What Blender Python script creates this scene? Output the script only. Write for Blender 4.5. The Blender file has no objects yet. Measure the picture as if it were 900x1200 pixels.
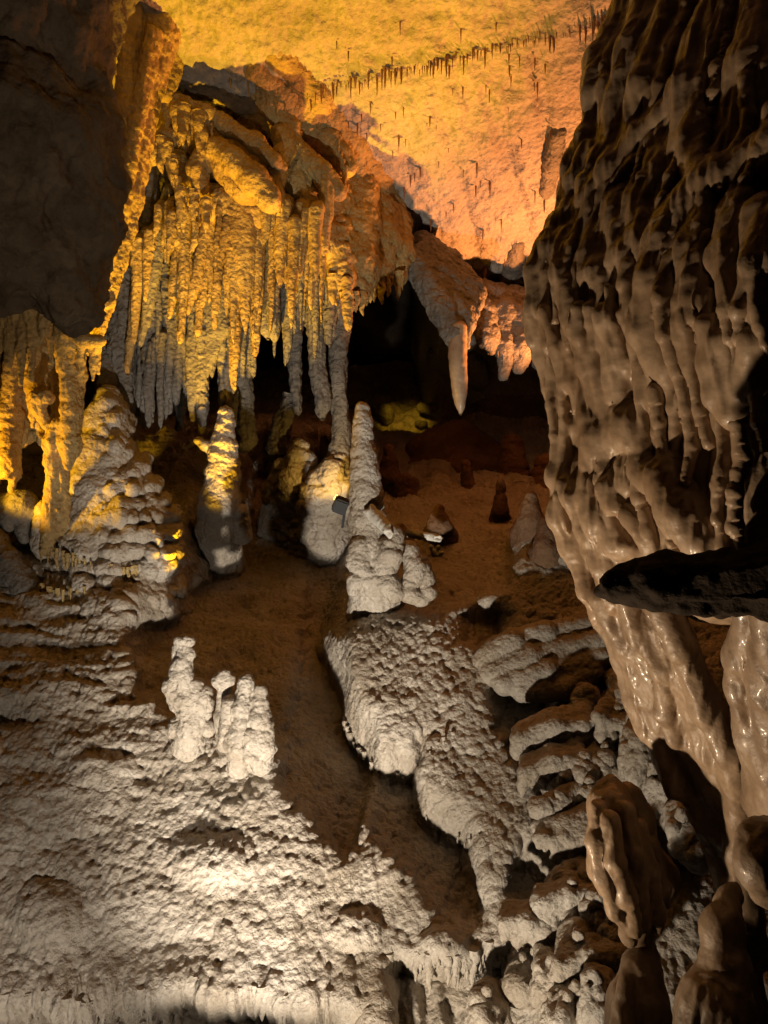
import bpy, math, random
import numpy as np
from mathutils import Vector

random.seed(4)
RNG = np.random.default_rng(4)
SC = bpy.context.scene
COL = SC.collection
F = 906.0            # focal length in photograph pixels (900 x 1200)
EYE = 1.6

# ------------------------------------------------------------------ camera geometry
def P(px, py, d):
    """the world point seen at photograph pixel (px, py), d metres into the cave"""
    return np.array([(px - 450.0) / F * d, d, EYE - (py - 600.0) / F * d])

def proj(p):
    y = np.maximum(p[..., 1], 0.05)
    return 450.0 + F * p[..., 0] / y, 600.0 - F * (p[..., 2] - EYE) / y

# ------------------------------------------------------------------ noise (numpy)
def _hash(ix, iy, iz, seed):
    h = (ix.astype(np.uint32) * np.uint32(374761393) + iy.astype(np.uint32) * np.uint32(668265263)
         + iz.astype(np.uint32) * np.uint32(2147483647) + np.uint32((seed * 2654435761 + 97) & 0xffffffff))
    h = (h ^ (h >> np.uint32(13))) * np.uint32(1274126177)
    h = (h ^ (h >> np.uint32(16))) * np.uint32(2246822519)
    return h ^ (h >> np.uint32(15))

def _chunks(fn, p, n=150000):
    p = np.asarray(p, dtype=np.float32)
    out = [fn(p[i:i + n]) for i in range(0, len(p), n)]
    return np.concatenate(out) if out else np.zeros(0, np.float32)

def perlin(p, seed=0):
    def f(q):
        i = np.floor(q).astype(np.int64)
        t = (q - i).astype(np.float32)
        w = t * t * t * (t * (t * 6 - 15) + 10)
        res = np.zeros(len(q), np.float32)
        for dx in (0, 1):
            for dy in (0, 1):
                for dz in (0, 1):
                    h = _hash(i[:, 0] + dx, i[:, 1] + dy, i[:, 2] + dz, seed)
                    gx = (h & np.uint32(1023)).astype(np.float32) / 511.5 - 1
                    gy = ((h >> np.uint32(10)) & np.uint32(1023)).astype(np.float32) / 511.5 - 1
                    gz = ((h >> np.uint32(20)) & np.uint32(1023)).astype(np.float32) / 511.5 - 1
                    v = gx * (t[:, 0] - dx) + gy * (t[:, 1] - dy) + gz * (t[:, 2] - dz)
                    res += v * (w[:, 0] if dx else 1 - w[:, 0]) * (w[:, 1] if dy else 1 - w[:, 1]) * (w[:, 2] if dz else 1 - w[:, 2])
        return res
    return _chunks(f, p)

def fbm(p, octv=4, seed=0, gain=0.5):
    p = np.asarray(p, np.float32)
    s = np.zeros(len(p), np.float32); a = 1.0
    for k in range(octv):
        s += a * perlin(p * (2.03 ** k), seed + k); a *= gain
    return s

def worley(p, seed=0):
    """distance to the nearest jittered cell point"""
    def f(q):
        i = np.floor(q).astype(np.int64)
        t = (q - i).astype(np.float32)
        best = np.full(len(q), 9.0, np.float32)
        for dx in (-1, 0, 1):
            for dy in (-1, 0, 1):
                for dz in (-1, 0, 1):
                    h = _hash(i[:, 0] + dx, i[:, 1] + dy, i[:, 2] + dz, seed)
                    jx = (h & np.uint32(1023)).astype(np.float32) / 1023
                    jy = ((h >> np.uint32(10)) & np.uint32(1023)).astype(np.float32) / 1023
                    jz = ((h >> np.uint32(20)) & np.uint32(1023)).astype(np.float32) / 1023
                    d = (dx + jx - t[:, 0]) ** 2 + (dy + jy - t[:, 1]) ** 2 + (dz + jz - t[:, 2]) ** 2
                    best = np.minimum(best, d)
        return np.sqrt(best)
    return _chunks(f, p)

def dome(p, seed=0):
    w = worley(p, seed)
    return np.sqrt(np.maximum(0.0, 1.0 - (w / 0.95) ** 2))

def sstep(a, b, x):
    t = np.clip((x - a) / (b - a), 0, 1)
    return t * t * (3 - 2 * t)

# ------------------------------------------------------------------ materials
def calcite(name, c1, c2, rough=0.6, bump=0.35, grain=90.0, blotch=3.0, spec=0.4, sss=0.0, coat=0.0, cells=0.6):
    m = bpy.data.materials.new(name); m.use_nodes = True
    nt = m.node_tree; b = nt.nodes['Principled BSDF']
    N = nt.nodes.new; L = nt.links.new
    tc = N('ShaderNodeNewGeometry')
    n1 = N('ShaderNodeTexNoise'); n1.inputs['Scale'].default_value = blotch; n1.inputs['Detail'].default_value = 7; n1.inputs['Roughness'].default_value = 0.62
    L(tc.outputs['Position'], n1.inputs['Vector'])
    r = N('ShaderNodeValToRGB'); r.color_ramp.elements[0].position = 0.33; r.color_ramp.elements[1].position = 0.66
    r.color_ramp.elements[0].color = (*c1, 1); r.color_ramp.elements[1].color = (*c2, 1)
    L(n1.outputs['Fac'], r.inputs['Fac'])
    n2 = N('ShaderNodeTexNoise'); n2.inputs['Scale'].default_value = grain; n2.inputs['Detail'].default_value = 5; n2.inputs['Roughness'].default_value = 0.6
    L(tc.outputs['Position'], n2.inputs['Vector'])
    mx = N('ShaderNodeMix'); mx.data_type = 'RGBA'; mx.blend_type = 'MULTIPLY'
    mx.inputs['Factor'].default_value = 0.45
    g = N('ShaderNodeValToRGB'); g.color_ramp.elements[0].position = 0.3; g.color_ramp.elements[1].position = 0.62
    g.color_ramp.elements[0].color = (0.55, 0.5, 0.45, 1); g.color_ramp.elements[1].color = (1, 1, 1, 1)
    L(n2.outputs['Fac'], g.inputs['Fac'])
    L(r.outputs['Color'], mx.inputs['A']); L(g.outputs['Color'], mx.inputs['B'])
    L(mx.outputs['Result'], b.inputs['Base Color'])
    rr = N('ShaderNodeMapRange'); rr.inputs['To Min'].default_value = rough - 0.12; rr.inputs['To Max'].default_value = rough + 0.14
    L(n1.outputs['Fac'], rr.inputs['Value']); L(rr.outputs['Result'], b.inputs['Roughness'])
    b.inputs['Specular IOR Level'].default_value = spec
    vo = N('ShaderNodeTexVoronoi'); vo.feature = 'SMOOTH_F1'; vo.inputs['Scale'].default_value = grain * 0.75; vo.inputs['Smoothness'].default_value = 0.35
    wv = N('ShaderNodeVectorMath'); wv.operation = 'MULTIPLY_ADD'; wv.inputs[1].default_value = (0.03, 0.03, 0.03)
    L(n2.outputs['Color'], wv.inputs[0]); L(tc.outputs['Position'], wv.inputs[2]); L(wv.outputs['Vector'], vo.inputs['Vector'])
    hm = N('ShaderNodeMath'); hm.operation = 'MULTIPLY_ADD'; hm.inputs[1].default_value = -cells
    L(vo.outputs['Distance'], hm.inputs[0]); L(n2.outputs['Fac'], hm.inputs[2])
    bp = N('ShaderNodeBump'); bp.inputs['Strength'].default_value = bump; bp.inputs['Distance'].default_value = 0.02
    L(hm.outputs['Value'], bp.inputs['Height']); L(bp.outputs['Normal'], b.inputs['Normal'])
    if sss:
        b.inputs['Subsurface Weight'].default_value = sss
        b.inputs['Subsurface Radius'].default_value = (0.03, 0.014, 0.005)
        b.inputs['Subsurface Scale'].default_value = 1.0
    if coat:
        b.inputs['Coat Weight'].default_value = coat; b.inputs['Coat Roughness'].default_value = 0.12
    return m

M_SLOPE = calcite('pale_flowstone', (0.36, 0.29, 0.21), (0.58, 0.51, 0.42), rough=0.5, bump=0.7, grain=55, spec=0.45)
M_CEIL = calcite('ceiling_limestone', (0.38, 0.32, 0.26), (0.50, 0.44, 0.37), rough=0.8, bump=0.9, grain=34, blotch=2.0, spec=0.2)
M_GOLD = calcite('ochre_dripstone', (0.32, 0.20, 0.075), (0.54, 0.38, 0.15), rough=0.6, bump=0.8, grain=45, spec=0.35)
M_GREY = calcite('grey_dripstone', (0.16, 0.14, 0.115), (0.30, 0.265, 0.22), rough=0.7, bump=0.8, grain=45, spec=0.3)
M_WET = calcite('wet_flowstone', (0.34, 0.225, 0.135), (0.56, 0.415, 0.28), rough=0.42, bump=0.16, grain=30, blotch=5.0, spec=0.5, coat=0.12, cells=.3)
M_AMBER = calcite('amber_flowstone', (0.24, 0.165, 0.105), (0.42, 0.31, 0.21), rough=0.46, bump=0.25, grain=30, blotch=7.0, spec=0.5, coat=0.12, cells=.3)
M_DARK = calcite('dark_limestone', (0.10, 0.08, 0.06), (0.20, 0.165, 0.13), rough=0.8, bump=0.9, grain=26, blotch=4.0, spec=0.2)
M_BACK = calcite('brown_clay_rock', (0.17, 0.09, 0.05), (0.30, 0.18, 0.10), rough=0.85, bump=0.7, grain=45, spec=0.2)
M_STRAW = calcite('soda_straw_calcite', (0.26, 0.12, 0.06), (0.40, 0.22, 0.12), rough=0.5, bump=0.2, grain=60, spec=0.4)
M_SHADEROCK = calcite('shade_dark_rock', (0.018, 0.012, 0.008), (0.05, 0.036, 0.025), rough=0.8, bump=0.6, grain=40, spec=0.15)  # near-black: shade on ledge and back wall put into the rock colour
M_WHITE = calcite('fresh_broken_calcite', (0.62, 0.57, 0.48), (0.74, 0.70, 0.62), rough=0.55, bump=0.3, grain=80, spec=0.4)

# ------------------------------------------------------------------ object helpers
def tag(o, label=None, cat=None, group=None, kind=None):
    if label: o['label'] = label
    if cat: o['category'] = cat
    if group: o['group'] = group
    if kind: o['kind'] = kind
    return o

def mesh_from(name, verts, faces, smooth=True):
    me = bpy.data.meshes.new(name)
    verts = np.ascontiguousarray(verts, dtype=np.float32); faces = np.ascontiguousarray(faces, dtype=np.int32)
    k = faces.shape[1]
    me.vertices.add(len(verts)); me.vertices.foreach_set('co', verts.ravel())
    me.loops.add(faces.size); me.loops.foreach_set('vertex_index', faces.ravel())
    me.polygons.add(len(faces)); me.polygons.foreach_set('loop_start', np.arange(0, faces.size, k, dtype=np.int32))
    me.update(calc_edges=True)
    if smooth:
        me.polygons.foreach_set('use_smooth', np.ones(len(faces), dtype=bool))
    me.validate()
    return me

def place(name, verts, faces, mat, origin=None, parent=None):
    origin = np.zeros(3) if origin is None else np.asarray(origin, float)
    me = mesh_from(name, np.asarray(verts) - origin, faces)
    me.materials.append(mat)
    o = bpy.data.objects.new(name, me); COL.objects.link(o)
    if parent is not None:
        o.parent = parent; o.location = origin - np.array(parent.location)
    else:
        o.location = origin
    return o

def empty(name, loc):
    o = bpy.data.objects.new(name, None); COL.objects.link(o)
    o.location = [float(v) for v in loc]; o.empty_display_size = 0.1
    return o

def vnormals(v, f):
    a = v[f[:, 0]]; b = v[f[:, 1]]; c = v[f[:, 2]]; d = v[f[:, 3]] if f.shape[1] == 4 else v[f[:, 2]]
    n = np.cross(c - a, d - b) if f.shape[1] == 4 else np.cross(b - a, c - a)
    out = np.zeros_like(v)
    for k in range(f.shape[1]):
        for ax in range(3):
            out[:, ax] += np.bincount(f[:, k], weights=n[:, ax], minlength=len(v))
    return out / np.maximum(np.linalg.norm(out, axis=1, keepdims=True), 1e-9)

# ------------------------------------------------------------------ signed distance bodies
class Body:
    """smooth union of tapered capsules and thick triangles, meshed by surface nets"""
    def __init__(self, voxel, k=0.04):
        self.h = voxel; self.k = k; self.pr = []
    def cone(self, a, b, ra, rb, k=None):
        self.pr.append(('c', np.asarray(a, float), np.asarray(b, float), ra, rb, self.k if k is None else k))
    def rope(self, pts, k=None, dd=0.0):
        """pts: (px, py, depth, radius in px)"""
        q = [(P(a, b, d + dd), r * (d + dd) / F) for a, b, d, r in pts]
        for (a, ra), (b, rb) in zip(q[:-1], q[1:]):
            self.cone(a, b, ra, rb, k)
    def tri(self, a, b, c, r, k=None):
        """three (px, py, depth) corners, thickness r metres"""
        self.pr.append(('t', P(*a), P(*b), P(*c), r, self.k if k is None else k))
    def quad(self, a, b, c, d, r, k=None):
        self.tri(a, b, c, r, k); self.tri(a, c, d, r, k)
    def mesh(self):
        h = self.h
        lo = np.full(3, 1e9); hi = np.full(3, -1e9)
        for p in self.pr:
            if p[0] == 'c':
                r = max(p[3], p[4]); pts = np.array([p[1], p[2]])
            else:
                r = p[4]; pts = np.array(p[1:4])
            lo = np.minimum(lo, pts.min(0) - r); hi = np.maximum(hi, pts.max(0) + r)
        lo -= 4 * h; hi += 4 * h
        n = np.ceil((hi - lo) / h).astype(int) + 1
        G = np.full(n, 1.0, np.float32)
        ax = [lo[i] + h * np.arange(n[i]) for i in range(3)]
        for p in self.pr:
            k = p[-1]
            if p[0] == 'c':
                r = max(p[3], p[4]); pts = np.array([p[1], p[2]])
            else:
                r = p[4]; pts = np.array(p[1:4])
            m = r + k + 3 * h
            i0 = np.clip(np.floor((pts.min(0) - m - lo) / h).astype(int), 0, n - 1)
            i1 = np.clip(np.ceil((pts.max(0) + m - lo) / h).astype(int) + 1, 1, n)
            X = ax[0][i0[0]:i1[0], None, None]; Y = ax[1][None, i0[1]:i1[1], None]; Z = ax[2][None, None, i0[2]:i1[2]]
            if p[0] == 'c':
                a, b, ra, rb = p[1:5]
                ab = b - a; L2 = max(ab @ ab, 1e-9)
                dx = X - a[0]; dy = Y - a[1]; dz = Z - a[2]
                t = np.clip((dx * ab[0] + dy * ab[1] + dz * ab[2]) / L2, 0, 1)
                d = np.sqrt((dx - t * ab[0]) ** 2 + (dy - t * ab[1]) ** 2 + (dz - t * ab[2]) ** 2) - (ra + t * (rb - ra))
            else:
                d = tri_dist(X, Y, Z, p[1], p[2], p[3]) - p[4]
            d = d.astype(np.float32)
            S = G[i0[0]:i1[0], i0[1]:i1[1], i0[2]:i1[2]]
            if k > 0:
                e = np.maximum(k - np.abs(S - d), 0) / k
                S[...] = np.minimum(S, d) - e * e * k * 0.25
            else:
                S[...] = np.minimum(S, d)
        v, f = surface_nets(G)
        return v * h + lo, f

def tri_dist(X, Y, Z, a, b, c):
    shp = np.broadcast(X, Y, Z).shape
    p = np.stack([np.broadcast_to(X, shp), np.broadcast_to(Y, shp), np.broadcast_to(Z, shp)], -1)
    n = np.cross(b - a, c - a); nn = n / max(np.linalg.norm(n), 1e-9)
    best = None; inside = np.ones(shp, bool)
    for s, e in ((a, b), (b, c), (c, a)):
        ed = e - s; w = p - s
        inside &= (w @ np.cross(nn, ed)) >= 0
        t = np.clip((w @ ed) / max(ed @ ed, 1e-9), 0, 1)
        d = np.linalg.norm(w - t[..., None] * ed, axis=-1)
        best = d if best is None else np.minimum(best, d)
    return np.where(inside, np.abs((p - a) @ nn), best)

def surface_nets(G):
    s = G < 0
    nx, ny, nz = G.shape
    c = np.zeros((nx - 1, ny - 1, nz - 1), np.int8)
    for dx in (0, 1):
        for dy in (0, 1):
            for dz in (0, 1):
                c += s[dx:nx - 1 + dx, dy:ny - 1 + dy, dz:nz - 1 + dz]
    act = np.argwhere((c > 0) & (c < 8))
    idx = np.full(c.shape, -1, np.int64); idx[tuple(act.T)] = np.arange(len(act))
    acc = np.zeros((len(act), 3)); cnt = np.zeros(len(act))
    corners = [(0, 0, 0), (1, 0, 0), (0, 1, 0), (1, 1, 0), (0, 0, 1), (1, 0, 1), (0, 1, 1), (1, 1, 1)]
    for i in range(8):
        for ax in range(3):
            if corners[i][ax]: continue
            A = np.array(corners[i]); B = A.copy(); B[ax] = 1
            va = G[tuple((act + A).T)]; vb = G[tuple((act + B).T)]
            m = (va < 0) != (vb < 0)
            t = np.where(m, va / np.where(m, va - vb, 1), 0)
            acc += np.where(m[:, None], A + t[:, None] * (B - A), 0); cnt += m
    V = act + acc / cnt[:, None]
    faces = []
    for ax in range(3):
        o1, o2 = [(1, 2), (2, 0), (0, 1)][ax]
        sl0 = [slice(None)] * 3; sl1 = [slice(None)] * 3
        sl0[ax] = slice(0, -1); sl1[ax] = slice(1, None)
        s0 = s[tuple(sl0)]; s1 = s[tuple(sl1)]
        for flip in (False, True):
            e = np.argwhere((~s0 & s1) if flip else (s0 & ~s1))
            e = e[(e[:, o1] > 0) & (e[:, o2] > 0) & (e[:, o1] < G.shape[o1] - 1) & (e[:, o2] < G.shape[o2] - 1)]
            q = []
            for d1, d2 in ((1, 1), (0, 1), (0, 0), (1, 0)):
                k = e.copy(); k[:, o1] -= d1; k[:, o2] -= d2
                q.append(idx[tuple(k.T)])
            q = np.stack(q, 1)
            if flip: q = q[:, ::-1]
            faces.append(q)
    return V, np.concatenate(faces)

def detail(v, n, style, amp=1.0, seed=0):
    """surface relief in metres along the normal for a kind of dripstone"""
    v = v.astype(np.float32)
    if style == 'flow':        # smooth glossy flowstone, fluted downwards with small ripples
        q = (v + 0.03 * np.stack([perlin(v * 3, seed + 40 + k) for k in range(3)], 1)) * np.array([1, 1, 0.11], np.float32)
        a = 0.022 * fbm(q * 10, 2, seed) + 0.013 * (1 - np.abs(perlin(q * 22, seed + 9)) * 2.2) + 0.006 * (1 - np.abs(perlin(q * 46, seed + 10)) * 2.2)
        a += 0.0025 * fbm(v * 12, 2, seed + 6) + 0.0022 * perlin(v * np.array([14, 14, 62], np.float32), seed + 5)
    elif style == 'popcorn':
        w = v + 0.03 * np.stack([perlin(v * 11, seed + 30 + k) for k in range(3)], 1)
        a = 0.022 * dome(w * np.array([15, 15, 19], np.float32), seed) + 0.014 * dome(w * 33, seed + 1) + 0.006 * dome(w * 66, seed + 3) + 0.035 * fbm(v * 5, 3, seed + 2)
        a -= 0.022
    elif style == 'rough':
        a = 0.05 * fbm(v * 4, 5, seed, 0.55) - 0.012 * np.abs(perlin(v * 20, seed + 7))
    elif style == 'rib':       # dry draperies: fine vertical ribs, knobbly
        q = v * np.array([1, 1, 0.15], np.float32)
        w = v + 0.02 * np.stack([perlin(v * 12, seed + 30 + k) for k in range(3)], 1)
        a = 0.020 * fbm(q * 14, 3, seed) + 0.014 * fbm(v * 16, 3, seed + 3) + 0.012 * dome(w * np.array([26, 26, 34], np.float32), seed + 4) + 0.006 * dome(w * 55, seed + 5) - 0.010
    elif style == 'drip':      # stalactites: smooth drip ribs with a fine grain
        q = v * np.array([1, 1, 0.10], np.float32)
        a = 0.016 * fbm(q * 22, 2, seed) + 0.010 * fbm(v * 13, 3, seed + 3) + 0.005 * dome(v * np.array([34, 34, 48], np.float32), seed + 4) - 0.004
    elif style == 'rings':     # stalagmite caps: stacked lumpy rings
        w = v + 0.02 * np.stack([perlin(v * 10, seed + 30 + k) for k in range(3)], 1)
        a = 0.026 * dome(w * np.array([11, 11, 20], np.float32), seed) + 0.010 * dome(w * 34, seed + 1) + 0.005 * dome(w * 66, seed + 3) + 0.016 * fbm(v * 8, 2, seed + 4) - 0.020
    else:
        a = 0
    return a * amp

def build(name, body, mat, style, amp=1.0, seed=0, origin=None, parent=None, relax=1):
    v, f = body.mesh()
    n = vnormals(v, f)
    v = v + n * detail(v, n, style, amp, seed)[:, None]
    if origin is None and parent is None:
        origin = (v.min(0) + v.max(0)) / 2; origin[2] = v[:, 2].min()
    elif origin is None:
        origin = v.mean(0)
    return place(name, v, f, mat, origin, parent)

def spike_mesh(pts, style='rib', amp=1.0, seed=0, sides=None, step=None, wob=0.08):
    """closed tapered drip: pts are (world point, radius) from root to tip"""
    c = np.array([p for p, r in pts], float); r = np.array([r for p, r in pts], float)
    seg = np.linalg.norm(np.diff(c, axis=0), axis=1); L = np.concatenate([[0], np.cumsum(seg)])
    step = step or max(0.006, L[-1] / 90); nr = max(6, int(L[-1] / step))
    t = np.linspace(0, L[-1], nr)
    cc = np.stack([np.interp(t, L, c[:, k]) for k in range(3)], 1); rr = np.interp(t, L, r)
    rr = rr * (1 - 0.75 * np.clip(1 - (L[-1] - t) / (rr.mean() * 1.2 + 1e-6), 0, 1) ** 2)
    sides = sides or int(np.clip(2 * math.pi * r.max() / 0.008, 8, 48))
    d = c[-1] - c[0]; d = d / np.linalg.norm(d)
    u = np.cross(d, [0, 1, 0.01]); u /= np.linalg.norm(u); w = np.cross(d, u)
    th = np.arange(sides) / sides * 2 * math.pi
    cc = cc + (perlin(np.stack([t * 3, t * 0 + seed * 1.7, t * 0], 1), seed) * wob * r.max() * 2)[:, None] * u
    v = cc[:, None, :] + rr[:, None, None] * (np.cos(th)[None, :, None] * u + np.sin(th)[None, :, None] * w)
    nrm = np.broadcast_to(np.cos(th)[None, :, None] * u + np.sin(th)[None, :, None] * w, v.shape).reshape(-1, 3)
    v = v.reshape(-1, 3)
    lim = np.repeat(rr, sides)
    a = detail(v, nrm, style, amp, seed)
    v = v + nrm * np.clip(a, -0.5 * lim, 0.8 * lim)[:, None]
    f = []
    i = np.arange(nr - 1)[:, None] * sides + np.arange(sides)[None, :]
    j = np.arange(nr - 1)[:, None] * sides + (np.arange(sides)[None, :] + 1) % sides
    f = np.stack([i, i + sides, j + sides, j], -1).reshape(-1, 4)
    top = len(v); bot = top + 1
    v = np.vstack([v, cc[0] - d * 0.2 * rr[0], cc[-1] + d * 0.6 * rr[-1]])
    k = np.arange(sides); k2 = (k + 1) % sides
    cap1 = np.stack([k2, np.full(sides, top), k, k], 1); cap2 = np.stack([(nr - 1) * sides + k, np.full(sides, bot), (nr - 1) * sides + k2, (nr - 1) * sides + k2], 1)
    return v, f, np.vstack([cap1, cap2])[:, :3]

def spike(name, pts, mat, style='rib', amp=1.0, seed=0, parent=None, **kw):
    v, f, tr = spike_mesh(pts, style, amp, seed, **kw)
    org = np.asarray(pts[0][0], float)
    me = bpy.data.meshes.new(name)
    me.from_pydata((v - org).tolist(), [], f[:, ::-1].tolist() + tr.tolist())
    me.polygons.foreach_set('use_smooth', np.ones(len(me.polygons), dtype=bool)); me.update()
    me.materials.append(mat)
    o = bpy.data.objects.new(name, me); COL.objects.link(o)
    if parent is not None:
        o.parent = parent; o.location = org - np.array(parent.location)
    else:
        o.location = org
    return o

def drip(pxpts, d0, d1=None):
    """(px, py, r px) list at depth d0..d1 -> spike points"""
    d1 = d0 if d1 is None else d1
    n = len(pxpts)
    out = []
    for i, (a, b, r) in enumerate(pxpts):
        d = d0 + (d1 - d0) * i / max(1, n - 1)
        out.append((P(a, b, d), r * d / F))
    return out

# ------------------------------------------------------------------ camera, world
cam = bpy.data.cameras.new('camera'); camo = bpy.data.objects.new('camera', cam); COL.objects.link(camo)
camo.location = (0, 0, EYE); camo.rotation_euler = (math.radians(90), 0, 0)
cam.sensor_fit = 'VERTICAL'; cam.sensor_height = 24.0; cam.lens = 24.0 * F / 1200.0
cam.clip_start = 0.02; cam.clip_end = 200
SC.camera = camo
W = bpy.data.worlds.new('World'); SC.world = W; W.use_nodes = True
W.node_tree.nodes['Background'].inputs['Color'].default_value = (1.0, 0.62, 0.30, 1)
W.node_tree.nodes['Background'].inputs['Strength'].default_value = 0.0014
SC.view_settings.view_transform = 'Standard'; SC.view_settings.look = 'None'
SC.view_settings.exposure = 0; SC.view_settings.gamma = 1; SC.view_settings.use_curve_mapping = False
SC.render.engine = 'CYCLES'
SC.cycles.use_denoising = True
SC.cycles.max_bounces = 5; SC.cycles.diffuse_bounces = 1; SC.cycles.glossy_bounces = 2
SC.cycles.sample_clamp_indirect = 3.0

LAMP = np.array([-0.53, 1.86, -0.865])       # white flood at the foot of the flowstone

def lamp(name, loc, aim, color, watts, angle, blend=0.5, size=0.04):
    l = bpy.data.lights.new(name, 'SPOT'); l.color = color; l.energy = watts
    l.spot_size = math.radians(angle); l.spot_blend = blend; l.shadow_soft_size = size
    o = bpy.data.objects.new(name, l); COL.objects.link(o); o.location = [float(x) for x in loc]
    d = Vector([float(x) for x in (np.asarray(aim) - np.asarray(loc))])
    o.rotation_euler = d.to_track_quat('-Z', 'Y').to_euler()
    return o

# ------------------------------------------------------------------ the flowstone slope (terrain)
def in_poly(px, py, poly):
    ins = np.zeros(px.shape, bool)
    n = len(poly)
    for i in range(n):
        x0, y0 = poly[i]; x1, y1 = poly[(i + 1) % n]
        c = ((y0 > py) != (y1 > py))
        if y0 != y1:
            ins ^= c & (px < (x1 - x0) * (py - y0) / (y1 - y0) + x0)
    return ins

SHADE_HOLLOWS = [   # gullies of the slope, outlined by its shaded areas, sunk to stay dark
    [(286, 560), (288, 618), (278, 632), (262, 628), (246, 622), (240, 640), (234, 690), (206, 725), (158, 748), (150, 790), (175, 820), (215, 845), (245, 852), (268, 872), (300, 884), (322, 884),
     (345, 902), (325, 906), (331, 928), (345, 942), (368, 964), (395, 987), (405, 1003), (418, 975), (426, 952), (440, 975), (455, 987), (464, 1006),
     (490, 1037), (515, 1064), (545, 1082), (572, 1090), (560, 1060), (550, 1030), (545, 1010), (540, 994), (520, 986), (497, 966), (487, 940),
     (491, 908), (478, 917), (450, 910), (430, 895), (412, 868), (410, 840), (400, 816), (383, 791), (376, 752), (408, 744), (418, 720), (445, 715), (520, 715), (600, 690), (600, 560)],
    [(572, 800), (600, 824), (650, 830), (690, 802), (712, 790), (692, 832), (650, 852), (610, 862), (580, 857), (574, 826)],
    [(590, 868), (612, 868), (640, 900), (645, 920), (620, 915), (600, 890)],
    [(590, 1016), (622, 1018), (652, 1050), (655, 1075), (627, 1070), (598, 1046)],
    [(540, 720), (600, 735), (570, 765), (545, 750)],
]
prof_s = np.arange(0, 12.5, 0.01)
def profile(pts):
    pts = np.array(pts, float); L = np.concatenate([[0], np.cumsum(np.linalg.norm(np.diff(pts, axis=0), axis=1))])
    y = np.interp(prof_s, L, pts[:, 0]); z = np.interp(prof_s, L, pts[:, 1])
    k = np.ones(35) / 35
    for _ in range(2):
        y = np.convolve(np.pad(y, 17, mode='edge'), k, 'valid'); z = np.convolve(np.pad(z, 17, mode='edge'), k, 'valid')
    return y, z
PR = profile([(0.8, -3.6), (5.6, 1.3), (9.2, 2.55), (10.4, 3.4), (10.8, 6.5)])
PL = profile([(0.8, -3.6), (6.4, 2.1), (7.0, 2.35), (9.0, 2.7), (10.4, 3.4), (10.8, 6.5)])
PN = np.array([0, -0.714, 0.70])

def base_pos(x, s):
    w = sstep(0.05, -0.45, x)
    y = np.interp(s, prof_s, PR[0]) * (1 - w) + np.interp(s, prof_s, PL[0]) * w
    z = np.interp(s, prof_s, PR[1]) * (1 - w) + np.interp(s, prof_s, PL[1]) * w
    # the left side bulges towards the viewer, the far left falls back
    y = y - 0.10 * np.exp(-((x + 1.6) / 0.8) ** 2) * sstep(3.0, 5.5, s)
    return np.stack([x, y, z], -1)

def slope_relief():
    dr = 0.015; R = np.arange(0.15, 7.0, dr); NA = 900
    phi = np.linspace(-1.35, 1.45, NA)                  # azimuth about the lamp, 0 = straight up the slope
    d0 = np.array([0, 0.70, 0.714])
    foot = LAMP - PN * ((LAMP - np.array([0.8, 0, 0]) - np.array([0, 0, 0])) @ PN * 0)
    s0 = float((LAMP - np.array([0, 0.8, -3.6])) @ d0)
    H = np.zeros((NA, len(R)), np.float32)
    emax = np.full(NA, -9.0); since = np.zeros(NA); hprev = np.zeros(NA)
    X = LAMP[0] + np.outer(np.sin(phi), R); S = s0 + np.outer(np.cos(phi), R)
    B = base_pos(X, S)
    und = (0.10 * fbm((B.reshape(-1, 3) * np.array([1.0, 1.0, 1.2])), 3, 71)).reshape(X.shape)
    for j in range(len(R)):
        b = B[:, j]; nn = PN @ PN
        hb = und[:, j] + 0.35 * sstep(7.6, 6.6, S[:, j])
        p = b + PN * hprev[:, None]
        px, py = proj(p)
        nz = np.stack([px * 0.035, py * 0.035, px * 0], 1)
        px = px + 9 * fbm(nz, 3, 61); py = py + 9 * fbm(nz, 3, 67)
        dark = np.zeros(NA, bool)
        for poly in SHADE_HOLLOWS: dark |= in_poly(px, py, poly)
        rel = (b - LAMP) @ PN
        hl = emax * R[j] - rel                              # height at which the lamp just grazes
        far = S[:, j] > 8.2
        h_lit = np.where(far, hb, np.maximum(hb, np.minimum(hl + 0.04, hb + 0.3 * sstep(7.0, 6.3, S[:, j]))))
        since = np.where(dark, since + dr, 0)
        h_dk = np.minimum(hb, hl - 0.05 - 0.06 * np.minimum(since, 1.0))
        h_dk = np.maximum(h_dk, -0.5)
        h = np.where(dark, h_dk, h_lit)
        h = hprev + np.clip(h - hprev, -0.10, 0.045)
        H[:, j] = h; hprev = h
        e = (rel + h) / R[j]
        emax = np.where(dark, emax, np.maximum(emax, e - 0.04 / R[j]))
    k = np.ones(5) / 5
    for ax in (0, 1):
        for _ in range(2):
            H = np.apply_along_axis(lambda a: np.convolve(np.pad(a, 2, mode='edge'), k, 'valid'), ax, H)
    def look(x, s):
        dx = x - LAMP[0]; ds = s - s0
        r = np.hypot(dx, ds); a = np.arctan2(dx, ds)
        fi = np.clip((a - phi[0]) / (phi[1] - phi[0]), 0, NA - 1.001); fj = np.clip((r - R[0]) / dr, 0, len(R) - 1.001)
        i = fi.astype(int); j = fj.astype(int); u = fi - i; v = fj - j
        val = H[i, j] * (1 - u) * (1 - v) + H[i + 1, j] * u * (1 - v) + H[i, j + 1] * (1 - u) * v + H[i + 1, j + 1] * u * v
        edge = sstep(1.45, 1.3, np.abs(a)) * sstep(7.0, 6.5, r)
        return val * edge
    return look

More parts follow.
